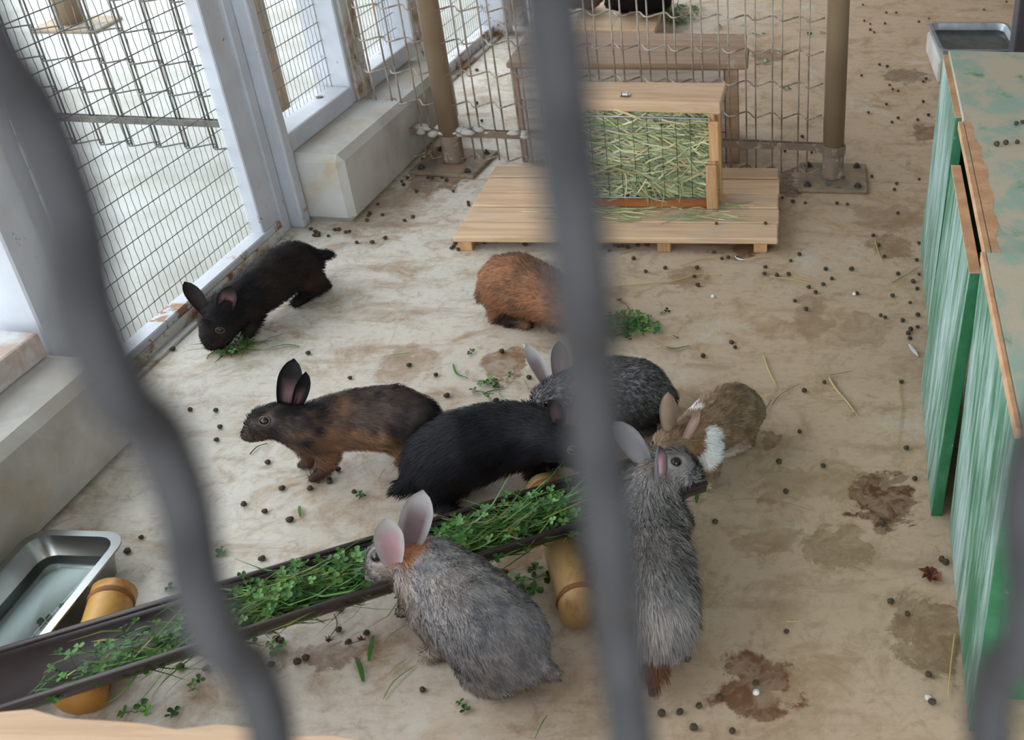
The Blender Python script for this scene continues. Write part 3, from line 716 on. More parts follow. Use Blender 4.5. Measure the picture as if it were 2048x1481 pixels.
def clover(b, p, stemdir, L, size, col=None):
    stemdir = nrm(stemdir)
    q = p + stemdir * L; m = (p + q) / 2 + np.array([random.gauss(0, .1), random.gauss(0, .1), random.uniform(0, .15)]) * L
    b.tube([p, m, q], 0.0007, 3, False, gcol([(104, 140, 76), (84, 120, 62)]))
    up = nrm([random.gauss(0, .35), random.gauss(-.2, .35), 1]); a0 = random.uniform(0, 6.28)
    x = nrm(np.cross(up, [0.3, 1, 0.1])); y = np.cross(up, x); c = col or gcol()
    for k in range(3):
        a = a0 + k * 2.094
        leaflet(b, q, x * math.cos(a) + y * math.sin(a) + up * .12, up, size * random.uniform(.85, 1.1), c)
def blade(b, p, d, L, w, col, droop=0.25):
    d = nrm(d); s = nrm(np.cross(d, [random.gauss(0, .3), random.gauss(0, .3), 1]))
    k = np.array([random.gauss(0, .12), random.gauss(0, .12), 0]) * L
    pts = [p + d * L * t + k * math.sin(math.pi * t) - np.array([0, 0, droop * L * t * t]) for t in (0, .3, .65, 1)]
    b.ribbon(pts, [w * .7, w, w * .8, w * .1], s, col)
def heap(s0, s1, n, height, label, tm=.55):
    b = MB()
    for k in range(n):
        s = random.uniform(s0, s1); t = random.triangular(0.012, TW - 0.012, TW * tm)
        zf = TZ - 0.047 * math.sqrt(max(0, 1 - ((t - TW / 2) / (TW / 2)) ** 2)) + 0.003
        e = min(1, (s - s0) / 0.06, (s1 - s) / 0.06)
        z = random.uniform(zf, max(zf + .004, TZ - 0.03 + (height + 0.02) * max(e, .15) * (1 - abs(t - TW / 2) / (TW * .62))))
        p = tp(s, t, z)
        r = random.random()
        if r < .30:
            clover(b, p, (random.gauss(0, .6), random.gauss(0, .6), random.uniform(.1, .7)), random.uniform(.012, .035), random.uniform(.006, .0115))
        else:
            d = TU * random.choice((-1, 1)) + TNn * random.gauss(0, .45) + np.array([0, 0, random.gauss(.1, .22)])
            blade(b, p, d, random.uniform(.03, .085) if random.random() < .85 else .12, random.uniform(.0008, .0020), gcol(GREENS + STRAW * 2 if random.random() < .5 else GREENS), random.uniform(0, .25))
    tag(b.build('fresh_greens', M_LEAF, None, tp((s0 + s1) / 2, TW / 2, TZ - 0.05), colors=True), label, 'greens', kind='stuff')
def s_at(px, py):
    return (at(px, py, TZ) - TA) @ TU
heap(s_at(90, 1340), s_at(470, 1230), 300, 0.010, 'sparse heap of clover and grass at the water-pan end of the trough', .85)
heap(s_at(430, 1230), s_at(800, 1120), 900, 0.035, 'clover heap in the trough before the pale grey rabbit\'s nose')
heap(s_at(830, 1100), s_at(1180, 1000), 950, 0.035, 'clover heap in the trough beside the black rabbits')
heap(s_at(1180, 1000), s_at(1375, 945), 250, 0.0, 'last of the clover at the trough end by the brown and white rabbit')

def floor_heap(name, cx, cy, rx, ry, n, h, label, long=.06, stems=.5):
    b = MB(); c = at(cx, cy)
    for k in range(n):
        a, r = random.uniform(0, 6.28), math.sqrt(random.random())
        p = np.array([c[0] + rx * r * math.cos(a), c[1] + ry * r * math.sin(a), random.uniform(0.002, 0.003 + h * (1 - r))])
        if random.random() > stems: clover(b, p, (random.gauss(0, 1), random.gauss(0, 1), .35), random.uniform(.008, .025), random.uniform(.006, .011))
        else: blade(b, p, (random.gauss(0, 1), random.gauss(0, 1), .12), random.uniform(long * .4, long), random.uniform(.0008, .002), gcol(GREENS + STRAW), .1)
    tag(b.build(name, M_LEAF, None, (c[0], c[1], 0), colors=True), label, 'greens', kind='stuff')
floor_heap('grass_heap', 465, 695, .05, .04, 90, .02, 'small grass heap under the black rabbit nosing at the gate', .075, .75)
floor_heap('clover_heap', 1245, 655, .085, .05, 190, .02, 'clover heap on the floor between orange and silver rabbits', .06, .45)
floor_heap('clover_heap', 1362, 32, .085, .15, 220, .05, 'clover heap in the far pen beside the slatted ramp', .09, .5)
floor_heap('clover_heap', 985, 775, .035, .03, 22, .01, 'few clover leaves by the brown stain before the silver rabbit', .05, .4)

GB = 'cut grass blades on the floor'
def path_px(pts, z=0.003):
    return [at(x, y, z) for x, y in pts]
def smooth_path(P, n=9):
    P = np.array(P)
    if len(P) == 2: return [P[0] + (P[1] - P[0]) * t for t in np.linspace(0, 1, n)]
    t = np.linspace(0, len(P) - 1, n); out = []
    for v in t:
        i = int(min(max(math.floor(v), 0), len(P) - 2)); f = v - i
        p0, p1, p2, p3 = P[max(i - 1, 0)], P[i], P[i + 1], P[min(i + 2, len(P) - 1)]
        out.append(.5 * ((2 * p1) + (-p0 + p2) * f + (2 * p0 - 5 * p1 + 4 * p2 - p3) * f * f + (-p0 + 3 * p1 - 3 * p2 + p3) * f ** 3))
    return out
def grass_px(pts, w, col=(88, 136, 62), label='green grass blade lying on the pale concrete', group=GB):
    P = smooth_path(path_px(pts)); b = MB()
    d = nrm(P[-1] - P[0]); s = nrm(np.cross(d, [0, 0.2, 1])); m = len(P)
    for i in range(m): P[i] = P[i] + np.array([0, 0, 0.004 * math.sin(math.pi * i / (m - 1))])
    b.ribbon(P, [w * (0.35 + .65 * math.sin(math.pi * (i + .6) / (m + .2))) for i in range(m)], s, lin(*col))
    tag(b.build('grass_blade', M_LEAF, None, (*P[0][:2], 0), colors=True), label, 'grass', group)
grass_px([(747, 1271), (738, 1322)], .004, (78, 128, 54), 'broad green blade before the pale grey rabbit\'s paw', None)
grass_px([(712, 1315), (722, 1340), (727, 1364)], .004, (74, 118, 50), 'broad green blade beside the reddish brown patch under the trough', None)
grass_px([(833, 1330), (790, 1365), (766, 1400)], .0014, (116, 140, 84))
grass_px([(815, 1318), (777, 1350)], .001, (140, 138, 96)); grass_px([(812, 1250), (768, 1285)], .001, (120, 130, 86))
grass_px([(530, 700), (570, 692), (600, 693)], .003, (92, 140, 76)); grass_px([(500, 655), (530, 660), (555, 665)], .0015, (84, 110, 74)); grass_px([(515, 690), (565, 668)], .0016, (84, 114, 76))
grass_px([(760, 714), (790, 712), (820, 707)], .002); grass_px([(906, 727), (914, 750), (936, 756)], .0028, (86, 140, 66), 'curved green blade beside the brown stain', None)
grass_px([(700, 944), (755, 916)], .001, (150, 152, 104)); grass_px([(756, 963), (773, 936)], .001, (150, 144, 104)); grass_px([(599, 1012), (601, 1034)], .003)
grass_px([(1332, 694), (1350, 700), (1380, 691)], .0035, (70, 122, 56), 'curled green blade behind the silver grey rabbit', None)
grass_px([(1395, 985), (1393, 1006)], .004, (60, 110, 50), 'short green blade at the end of the trough', None)
grass_px([(1460, 1000), (1540, 1002), (1630, 1022)], .001, (140, 146, 92)); grass_px([(1095, 1430), (1070, 1478)], .0014, (120, 138, 84)); grass_px([(770, 715), (820, 590)], .0004, (150, 152, 104))
grass_px([(340, 1330), (300, 1385), (255, 1430)], .001, (110, 130, 80)); grass_px([(390, 1340), (330, 1390)], .001, (120, 138, 84))
grass_px([(85, 1270), (82, 1330), (86, 1370)], .0016, (96, 150, 66), 'thin green stem hanging over the water-pan end of the trough', None)
HS = 'straw stalks on the brown floor'
def straw_px(pts, w, col=(206, 190, 128), label='pale straw stalk lying on the brown stained concrete', group=HS, extra=()):
    b = MB()
    for q, ww in [(pts, w)] + list(extra):
        P = smooth_path(path_px(q, 0.003 + ww), 10); b.tube(P, [ww * (1 - .4 * i / 9) for i in range(10)], 5, True, lin(*col))
    o = at(*pts[0]); tag(b.build('straw_stalk', M_HAY, None, (o[0], o[1], 0), True, colors=True), label, 'straw', group)
straw_px([(1237, 572), (1345, 562), (1396, 548), (1444, 550)], .0014)
straw_px([(1540, 553), (1580, 558), (1626, 569)], .0012); straw_px([(1580, 548), (1612, 560), (1640, 560)], .0009)
straw_px([(1527, 710), (1540, 748), (1551, 768), (1545, 785), (1522, 800)], .0016, (210, 198, 140), 'bent straw stalk behind the brown and white rabbit', None)
straw_px([(1659, 756), (1672, 778), (1690, 798), (1710, 824)], .0028, (206, 184, 140), 'thick straw root end with frayed tip on the brown floor', None,
         [([(1688, 800), (1655, 797)], .0014), ([(1708, 822), (1685, 830)], .0012), ([(1708, 822), (1694, 838)], .0012), ([(1708, 822), (1681, 819)], .001), ([(1709, 823), (1716, 832)], .001)])
straw_px([(1797, 757), (1800, 795), (1804, 815), (1792, 892)], .0011, (186, 172, 112)); straw_px([(1750, 480), (1757, 505), (1766, 526)], .0014, (200, 180, 120))
straw_px([(1910, 1268), (1903, 1320), (1896, 1392)], .0016, (206, 188, 128), 'straight straw stalk leaning by the green hut\'s foot', None); straw_px([(1573, 1243), (1600, 1243)], .0008)
straw_px([(1545, 810), (1560, 790), (1598, 768)], .0009, (128, 104, 78)); straw_px([(1785, 565), (1840, 533)], .0009, (150, 116, 84))
straw_px([(1505, 515), (1542, 513)], .0014); straw_px([(1360, 532), (1400, 520), (1450, 512)], .0012, (196, 170, 104)); straw_px([(1240, 505), (1270, 500)], .0012)
straw_px([(1820, 325), (1812, 330), (1818, 312)], .0009, (150, 130, 96)); straw_px([(1660, 750), (1705, 742)], .0008, (128, 110, 86)); straw_px([(1045, 758), (1055, 778)], .0014, (196, 186, 140))
straw_px([(500, 908), (515, 893), (535, 887)], .0012, (70, 54, 44), 'dark twig under the brown rabbit\'s chin', None)

CS = 'clover sprigs on the floor'
def sprig_px(x, y, n, spread, size, label='small clover sprig dropped on the concrete', group=CS):
    b = MB(); c = at(x, y, .002)
    for k in range(n):
        a = random.uniform(0, 6.28)
        clover(b, c + (0, 0, .001), (math.cos(a), math.sin(a), .2), spread * random.uniform(.5, 1.1), size * random.uniform(.8, 1.15))
    tag(b.build('clover_sprig', M_LEAF, None, (c[0], c[1], 0), colors=True), label, 'clover', group)
for q in [(374, 1372, 3, .02, .010), (330, 1185, 1, .012, .010), (449, 1105, 2, .01, .009), (272, 1427, 3, .016, .014), (341, 1438, 2, .012, .012), (546, 1300, 3, .016, .011),
          (718, 1000, 2, .012, .009), (929, 1413, 2, .012, .009), (955, 818, 2, .012, .008), (1330, 627, 2, .012, .008), (1357, 676, 1, .01, .010), (935, 706, 2, .012, .007),
          (1432, 55, 2, .02, .011), (1484, 48, 2, .02, .012), (1520, 70, 3, .03, .012), (1614, 68, 2, .02, .013), (1645, 64, 2, .02, .013), (1530, 130, 4, .04, .012), (1574, 180, 2, .02, .01), (1292, 650, 2, .01, .009)]:
    sprig_px(*q)
sprig_px(1068, 1160, 9, .035, .014, 'leafy clover sprig between pale bamboo and the grey rabbit', None)
sprig_px(110, 1240, 3, .02, .014, 'clover sprig at the rim of the steel water pan', None)

# seed heads, dry leaf, feather, pebble
def seedhead(x, y, stem, label):
    b = MB(); c = at(x, y, .004)
    for k in range(16):
        d = nrm([random.gauss(0, 1), random.gauss(0, 1), random.uniform(0, 1)]); blade(b, c, d, random.uniform(.006, .012), .0012, lin(*random.choice([(110, 60, 40), (86, 48, 34), (128, 84, 56)])), 0)
    b.tube(smooth_path(path_px(stem)), .0008, 4, True, lin(110, 80, 58))
    tag(b.build('seed_head', M_LEAF, None, (c[0], c[1], 0), colors=True), label, 'seed head', 'dried clover heads on the floor')
seedhead(1527, 826, [(1530, 820), (1542, 800)], 'dried brown clover head on the concrete floor'); seedhead(1240, 600, [(1242, 602), (1255, 612), (1260, 625)], 'dried brown clover head on the concrete floor')
seedhead(657, 1281, [(660, 1275), (674, 1250), (668, 1228)], 'dried brown clover head on the concrete floor'); seedhead(726, 1280, [(720, 1282), (690, 1290)], 'dried brown clover head on the concrete floor')
b = MB(); c = at(1862, 1155)
for k in range(7):
    a = k * .9; d = np.array([math.cos(a), math.sin(a), .5]); q = c + (0, 0, .003); s = nrm(np.cross(d, [0, 0, 1])); L = random.uniform(.014, .026)
    b.add([q, q + d * L * .5 + s * L * .4, q + d * L + (0, 0, -.006), q + d * L * .5 - s * L * .4 + (0, 0, .008)], [(0, 1, 2), (0, 2, 3)])
tag(b.build('dead_leaf', M_DRYLEAF, None, (c[0], c[1], 0)), 'curled reddish dead leaf by the green hut', 'leaf')
def feather(pts, label):
    b = MB(); P = smooth_path(path_px(pts, .005), 7)
    b.ribbon(P, [.0012 + .004 * math.sin(math.pi * i / 6) for i in range(7)], nrm(np.cross(nrm(P[-1] - P[0]), [0, 0, 1])))
    b.tube(P, .0006, 4)
    tag(b.build('feather', M_FEATHER, None, (*P[0][:2], 0)), label, 'feather')
feather([(1046, 688), (1058, 705), (1062, 725), (1054, 737)], 'white curved feather on the brown stain'); feather([(1470, 512), (1478, 518), (1490, 520)], 'white fluff before the slatted platform')
feather([(1818, 688), (1826, 700), (1836, 712)], 'pale fluff beside the longer green hut'); feather([(1852, 1390), (1860, 1402)], 'tiny white feather near the closest green hut')
for (x, y, lab) in ((1426, 595, 'small white pebble on the open brown floor'), (1709, 590, 'white pebble beside a dropping on the brown floor'), (1512, 1388, 'white crust lump in the reddish brown stain')):
    b = MB(); b.lathe(at(x, y), [(.002, 0), (.0055, .002), (.005, .006), (.002, .008)], 9); tag(b.build('pebble', M_FEATHER, None, at(x, y), True), lab, 'pebble')

# ------------------------------------------------------------------ droppings
DR = [(0, 450, .3418, [(1115,1088),(1265,1093),(1290,1190),(1270,1265),(1570,1398),(1805,758),(1980,1440),(1015,735)]),
 (450, 680, .3418, [(487,85),(733,229),(1078,155),(1234,212),(1620,75),(1588,360),(1585,270),(1300,335),(1780,228),(1808,135),(255,725),(663,767),(612,823),(615,842),(336,878),(500,878),(757,897),(113,970),(235,1012),(382,1063),(220,1290),(1640,1365)]),
 (900, 480, .3418, [(60,20),(85,22),(10,55),(50,62),(75,40),(30,25),(200,25),(440,35),(910,45),(960,40),(895,50),(985,45),(1010,42),(1040,50),(930,68),(1100,38),(1075,115),(1155,35),(1145,190),(1260,170),(1445,170),(1430,220),(1450,272),(1845,165),(1840,205),(1912,213),(1980,208),(1993,128),(1683,108),(1627,108),(1590,115),(1545,78),(1648,607),(1667,635),(1480,687),(1925,1307)]),
 (1500, 480, .3376, [(292,92),(240,131),(90,167),(85,208),(158,215),(228,210),(447,180),(600,180),(484,235),(433,270),(348,287),(388,318),(265,368),(331,418),(632,325),(843,338),(948,378),(992,452),(903,484),(992,522),(950,537),(935,560),(945,590),(985,125),(1000,210),(966,254),(988,297),(875,208),(795,103),(760,36),(1000,25),(773,452),(800,466),(320,902),(896,848),(293,1142),(925,1242),(172,1322),(433,1346),(974,1424),(440,850)]),
 (1500, 0, .3376, [(668,30),(682,32),(807,78),(865,78),(677,127),(711,145),(799,143),(712,180),(735,195),(1000,133),(1060,152),(1080,147),(1060,113),(1055,307),(1087,372),(766,387),(812,398),(660,452),(1042,470),(1025,488),(826,508),(845,533),(877,543),(1025,607),(808,622),(701,670),(1056,687),(877,705),(840,730),(993,716),(310,815),(208,900),(365,908),(192,1178),(255,1200),(327,1207),(514,1210),(576,1215),(721,1051),(868,1094),(855,1129),(1002,1067),(875,1270),(728,1402),(1385,60),(1518,15)]),
 (600, 0, .3418, [(205,1350),(228,1350),(65,1347),(92,1363),(112,1370),(88,1385),(110,1385),(167,1387),(268,1365),(290,1360),(333,1425),(425,1425),(500,1400),(410,1255),(400,1268),(393,1295),(457,1202),(662,1275),(613,1297),(985,1190),(988,1206),(655,1010),(630,1047),(632,1060),(597,1068),(607,1088),(683,1127),(898,1125),(750,1045),(775,1048),(830,1045),(858,1060),(720,940),(483,1262),(1065,710),(985,675),(1035,607),(1035,415),(920,1418),(945,1412),(900,1448),(1150,1420),(1320,1440)]),
 (0, 980, .3418, [(1430,93),(1552,133),(1653,3),(1815,3),(1698,187),(1540,412),(750,368),(830,285),(1060,1046),(1210,1055),(1565,830),(1620,880),(1648,893),(1985,828),(1590,1032),(1743,1017),(1793,993)]),
 (600, 950, .3376, [(62,90),(232,803),(232,927),(397,947),(290,1000),(728,1282),(1215,583)]),
 (1000, 980, .3376, [(1110,188),(1120,243),(1275,198),(1112,1015),(900,1218),(960,1337),(1065,1327),(1180,1290),(1150,1420),(1378,1440),(1300,1240),(1515,1152),(1693,18),(1697,848)]),
 (1400, 980, .3382, [(1078,208),(1428,420),(1452,440),(1127,670),(1350,1102),(1372,1265),(1225,740)])]
pts = []
for ox, oy, k, L in DR:
    for x, y in L:
        q = (ox + x * k, oy + y * k)
        if all((q[0] - a) ** 2 + (q[1] - b_) ** 2 > 25 for a, b_ in pts): pts.append(q)
drop = None
def dropping(P, label, group):
    global drop
    if drop is None:
        bm = bmesh.new(); bmesh.ops.create_icosphere(bm, subdivisions=2, radius=0.0056)
        for v in bm.verts: v.co *= 1 + 0.09 * math.sin(v.co.x * 1500 + v.co.z * 900); v.co.z *= 0.86
        me = bpy.data.meshes.new('rabbit_dropping'); bm.to_mesh(me); bm.free(); me.materials.append(M_DROP)
        me.polygons.foreach_set('use_smooth', [True] * len(me.polygons))
        o = drop = bpy.data.objects.new('rabbit_dropping', me)
    else:
        o = drop.copy()
    COL.objects.link(o); k = random.uniform(.8, 1.15)
    o.scale = (k * random.uniform(.95, 1.2), k, k); o.rotation_euler = (0, 0, random.uniform(0, 6.3)); o.location = (P[0], P[1], P[2] + 0.0047 * k)
    tag(o, label, 'dropping', group)
for x, y in pts:
    P = at(x, y, 0.0)
    hs = P - HUT.o; ht = hs @ HUT.n; hs = hs @ HUT.u; kt = (P - WALL.o) @ WALL.n; ts, tt = (P - TA) @ TU, (P - TA) @ TNn
    if (P - POLE_A) @ FN > 0: w = 'on the far pen\'s floor behind the fence', 'behind the fence'
    elif -0.93 < P[0] < 0.03 and 2.4 < P[1] < 2.62: w = 'along the front edge of the slatted platform', 'along the platform'
    elif kt < 0.45 and P[1] > 2.4: w = 'on the floor by the concrete kerb and pole', 'by the kerb'
    elif ht > -0.16: w = 'on the floor close beside the green huts', 'beside the green huts'
    elif P[1] > 2.62: w = 'on the floor between platform and green hut', 'between platform and hut'
    elif 0.12 <= tt < 0.5 and ts < 0.75: w = 'on the floor between trough and wire screen', 'before the trough'
    elif P[0] < -0.62 and tt < 0.12: w = 'on the pale floor around the dark brown rabbit', 'on the pale floor'
    elif P[1] < 1.4: w = 'on the brown floor beside the fluffy grey rabbit', 'by the fluffy rabbit'
    else: w = 'on the open brown floor behind the feeding rabbits', 'on the open floor'
    dropping(P, 'small round dark dropping ' + w[0], 'droppings ' + w[1])
for x, y in [(2032, 250), (2045, 247), (1993, 292), (2011, 289), (2034, 287)]:
    dropping(at(x, y, 0.536), 'dark dropping on the roof of the longer green hut', 'droppings on the hut roof')
for x, y in [(1433, 449), (1531, 449)]:
    dropping(at(x, y, 0.048), 'dark dropping on the planks of the slatted platform', 'droppings on the platform')
#==RABBITS
# ------------------------------------------------------------------ rabbits
def vnoise(P, s, seed=0):
    Q = np.asarray(P) * s + seed * 17.31
    i = np.floor(Q).astype(np.int64); f = Q - i; f = f * f * (3 - 2 * f)
    def h(a, b, c):
        n = (a * 73856093) ^ (b * 19349663) ^ (c * 83492791) ^ (seed * 2654435)
        n = (n ^ (n >> 13)) * 1274126177 & 0x7fffffff
        return ((n ^ (n >> 16)) & 0xffff) / 65535.0
    r = 0
    for dx in (0, 1):
        for dy in (0, 1):
            for dz in (0, 1):
                w = (f[:, 0] if dx else 1 - f[:, 0]) * (f[:, 1] if dy else 1 - f[:, 1]) * (f[:, 2] if dz else 1 - f[:, 2])
                r = r + w * h(i[:, 0] + dx, i[:, 1] + dy, i[:, 2] + dz)
    return r
def sstep(x, a, b):
    t = np.clip((x - a) / (b - a), 0, 1); return t * t * (3 - 2 * t)
def coat(c1, c2, scale=18, patches=(), lo=.35, hi=.65, seed=1):
    def fn(P, hair=False):
        n = .6 * vnoise(P, scale, seed) + .4 * vnoise(P, scale * 3.3, seed + 1)
        c = np.array(lin(*c1)) + (np.array(lin(*c2)) - np.array(lin(*c1))) * sstep(n, lo, hi)[:, None]
        for (x, y, z, r, cc, soft, st) in patches:
            q = at(x, y, z); d = np.linalg.norm(P - q, axis=1) + (vnoise(P, 55, seed + 3) - .5) * r * .5
            k = (1 - sstep(d, r * (1 - soft), r)) * st
            c = c * (1 - k[:, None]) + np.array(lin(*cc)) * k[:, None]
        return c
    return fn
_ico = None
def ico():
    global _ico
    if _ico is None:
        bm = bmesh.new(); bmesh.ops.create_icosphere(bm, subdivisions=2, radius=1)
        _ico = (np.array([v.co for v in bm.verts]), np.array([[v.index for v in f.verts] for f in bm.faces])); bm.free()
    return _ico
def S(q):
    P = at(q[0], q[1], q[2]); return np.array([*P, q[3] * depth(P) / F])
def chain_pts(ch):
    A = [S(q) for q in ch]; out = [A[0]]
    for a, b in zip(A[:-1], A[1:]):
        m = max(2, int(np.linalg.norm(b[:3] - a[:3]) / max(.003, .25 * min(a[3], b[3]))))
        out += [a + (b - a) * t for t in np.linspace(0, 1, m + 1)[1:]]
    return np.array(out)
def rabbit(label, chain, limbs, ears, eyes, coatfn, fur=0.013, nh=20000, hw=0.0006, voxel=0.0048, soft=0.5, extra=(), jitter=0.25, lie=1.0, hairjit=0.25):
    V, Fc = ico(); vs, fs = [], []; k = 0
    dense = chain_pts(chain)
    for L in [dense] + [chain_pts(l) for l in limbs] + [np.array([S(q)]) for q in extra]:
        for q in L:
            vs.append(V * q[3] + q[:3]); fs.append(Fc + k); k += len(V)
    vs = np.concatenate(vs); fs = np.concatenate(fs)
    zmin = 0.001
    me = bpy.data.meshes.new('t'); me.from_pydata(vs.tolist(), [], fs.tolist())
    t = bpy.data.objects.new('t', me); COL.objects.link(t)
    md = t.modifiers.new('r', 'REMESH'); md.mode = 'VOXEL'; md.voxel_size = voxel; md.use_smooth_shade = True
    md = t.modifiers.new('s', 'SMOOTH'); md.factor = 0.5; md.iterations = 7
    dg = bpy.context.evaluated_depsgraph_get(); ev = t.evaluated_get(dg); em = ev.to_mesh()
    n = len(em.vertices); co = np.empty(n * 3); em.vertices.foreach_get('co', co); co = co.reshape(-1, 3)
    faces = [tuple(p.vertices) for p in em.polygons]
    ev.to_mesh_clear(); bpy.data.objects.remove(t); bpy.data.meshes.remove(me)
    co[:, 2] = np.maximum(co[:, 2], zmin)
    c0 = S(chain[len(chain) // 2]); base = np.array([c0[0], c0[1], max(0.0, co[:, 2].min() - .001)])
    tri = []
    for f in faces:
        tri += [(f[0], f[1], f[2])] + ([(f[0], f[2], f[3])] if len(f) == 4 else [])
    tri = np.array(tri)
    bvh = BVHTree.FromPolygons([Vector(v) for v in co], [tuple(map(int, q)) for q in tri])
    # vertex normals
    fn = np.cross(co[tri[:, 1]] - co[tri[:, 0]], co[tri[:, 2]] - co[tri[:, 0]]); vn = np.zeros_like(co)
    for i in range(3): np.add.at(vn, tri[:, i], fn)
    vn /= np.maximum(np.linalg.norm(vn, axis=1, keepdims=True), 1e-12)
    cols = coatfn(co)
    AV, AF, AC = [co], list(faces), [cols]; off = n
    for e in ears:
        B, T = at(*e['base']), at(*e['tip']); d = nrm(T - B); L = np.linalg.norm(T - B); B = B - d * 0.006; L += .006
        face = np.array(e['face'], float); face = nrm(face - d * (face @ d)); side = np.cross(d, face); W = e['w'] * depth(B) / F
        nu, nv = 11, 9; g = []
        for layer in (0, 1):
            for i in range(nu):
                u = i / (nu - 1); w = W * (0.42 + 0.58 * math.sin(math.pi * min(1, u * .8 + .08)) ** 0.8) * math.sqrt(max(0, 1 - max(0, (u - .55) / .45) ** 2.2)); w = max(w, .0008)
                for j in range(nv):
                    v = -1 + 2 * j / (nv - 1)
                    cup = e.get('cup', .55) * (1 - .5 * u)
                    p = B + d * (u * L) + side * (v * w * (1 - .12 * cup)) + face * (cup * w * (v * v - .35)) + face * (e.get('bend', 0) * L * u * u)
                    if layer == 1: p = p - face * (.0035 * (1 - v * v) * (1 - u * .6) + .0006)
                    g.append(p)
        g = np.array(g); m = nu * nv; ff = []
        for layer in (0, 1):
            for i in range(nu - 1):
                for j in range(nv - 1):
                    q = [layer * m + i * nv + j, layer * m + i * nv + j + 1, layer * m + (i + 1) * nv + j + 1, layer * m + (i + 1) * nv + j]
                    ff.append(q if layer else q[::-1])
        rim = [i * nv for i in range(nu)] + [(nu - 1) * nv + j for j in range(1, nv)] + [i * nv + nv - 1 for i in range(nu - 2, -1, -1)]
        for a, b_ in zip(rim[:-1], rim[1:]): ff.append([a, b_, m + b_, m + a])
        inner, outer, rimc = np.array(lin(*e['inner'])), np.array(lin(*e['outer'])), np.array(lin(*e.get('rim', e['outer'])))
        ec = np.zeros((2 * m, 3))
        for q in range(2 * m):
            i, j = divmod(q % m, nv); v = abs(-1 + 2 * j / (nv - 1)); u = i / (nu - 1)
            ec[q] = (inner * (1 - sstep(max(v, u * 1.02), e.get('ri', .5), e.get('ri', .5) + .4)) + rimc * sstep(max(v, u * 1.02), e.get('ri', .5), e.get('ri', .5) + .4)) if q < m else outer
        ec *= (0.9 + 0.2 * vnoise(g, 120, 5))[:, None]
        AV.append(g); AC.append(ec); AF += [tuple(off + i for i in f) for f in ff]; off += 2 * m
    allv = np.concatenate(AV); allc = np.concatenate(AC)
    root = empty('rabbit', base, label=label, cat='rabbit')
    me = bpy.data.meshes.new('body'); me.from_pydata((allv - base).tolist(), [], AF)
    a = me.attributes.new('col', 'FLOAT_COLOR', 'POINT'); a.data.foreach_set('color', np.hstack([allc, np.ones((len(allc), 1))]).astype(np.float32).ravel())
    me.materials.append(M_SKIN); me.polygons.foreach_set('use_smooth', [True] * len(me.polygons)); me.update()
    bo = bpy.data.objects.new('body', me); COL.objects.link(bo); bo.parent = root
    # eyes
    hc = S(chain[2])[:3]; ax = nrm(S(chain[0])[:3] - S(chain[min(4, len(chain) - 1)])[:3]); sd = nrm(np.cross(ax, [0, 0, 1]))
    eyeballs = []
    for (ex, ey, er) in eyes:
        d = ray(ex, ey); hit = bvh.ray_cast(Vector(EYE), Vector(nrm(d)))
        if hit[0] is None: continue
        P = np.array(hit[0]); nn = np.array(hit[1])
        spots = [(P, nn)]
        Q = P - sd * (2 * ((P - hc) @ sd)); sg = -1 if (P - hc) @ sd > 0 else 1
        h2 = bvh.ray_cast(Vector(Q + sd * sg * .15), Vector(-sd * sg))
        if h2[0] is not None: spots.append((np.array(h2[0]), np.array(h2[1])))
        for P, nn in spots:
            nn = nrm(nn); b = MB(); c = P - nn * er * .35; eyeballs.append((P, er))
            x = nrm(np.cross(nn, [0.1, .2, 1])); y = np.cross(nn, x)
            th = [math.pi * i / 10 for i in range(11)]
            vs2 = [c + er * (nn * math.cos(t_) + (x * math.cos(2 * math.pi * q / 14) + y * math.sin(2 * math.pi * q / 14)) * math.sin(t_)) for t_ in th[1:-1] for q in range(14)]
            f2 = [(i * 14 + q, i * 14 + (q + 1) % 14, (i + 1) * 14 + (q + 1) % 14, (i + 1) * 14 + q) for i in range(8) for q in range(14)] + [tuple(range(14))[::-1], tuple(8 * 14 + q for q in range(14))]
            b.add(vs2, f2); b.build('eye', M_EYE, root, base, True)
            b = MB(); rr = [P + nn * .0015 + er * 1.08 * (x * math.cos(2 * math.pi * q / 18) + y * .85 * math.sin(2 * math.pi * q / 18)) for q in range(19)]
            b.tube(rr, er * .11, 5, False); b.build('eyelid', M_LID, root, base, True)
    # fur: thin tapered strands rooted on the hide, combed from nose to tail
    ar = np.linalg.norm(np.cross(co[tri[:, 1]] - co[tri[:, 0]], co[tri[:, 2]] - co[tri[:, 0]]), axis=1)
    ti = RNG.choice(len(tri), nh, p=ar / ar.sum()); u = RNG.random((nh, 2)); fl_ = u.sum(1) > 1; u[fl_] = 1 - u[fl_]
    A, B, C = (co[tri[ti, i]] for i in range(3)); P = A + (B - A) * u[:, :1] + (C - A) * u[:, 1:]
    w0 = 1 - u.sum(1, keepdims=True); Nn = vn[tri[ti, 0]] * w0 + vn[tri[ti, 1]] * u[:, :1] + vn[tri[ti, 2]] * u[:, 1:]
    Nn /= np.maximum(np.linalg.norm(Nn, axis=1, keepdims=True), 1e-9)
    keep = P[:, 2] > 0.006
    for q, er in eyeballs: keep &= np.linalg.norm(P + nrm(S(chain[4])[:3] - S(chain[0])[:3]) * fur * .35 - q, axis=1) > er * 1.3
    for q, er in eyeballs: keep &= np.linalg.norm(P - q, axis=1) > er * 1.5
    P, Nn = P[keep], Nn[keep]; nh = len(P)
    tang = np.gradient(dense[:, :3], axis=0); tang /= np.maximum(np.linalg.norm(tang, axis=1, keepdims=True), 1e-9)
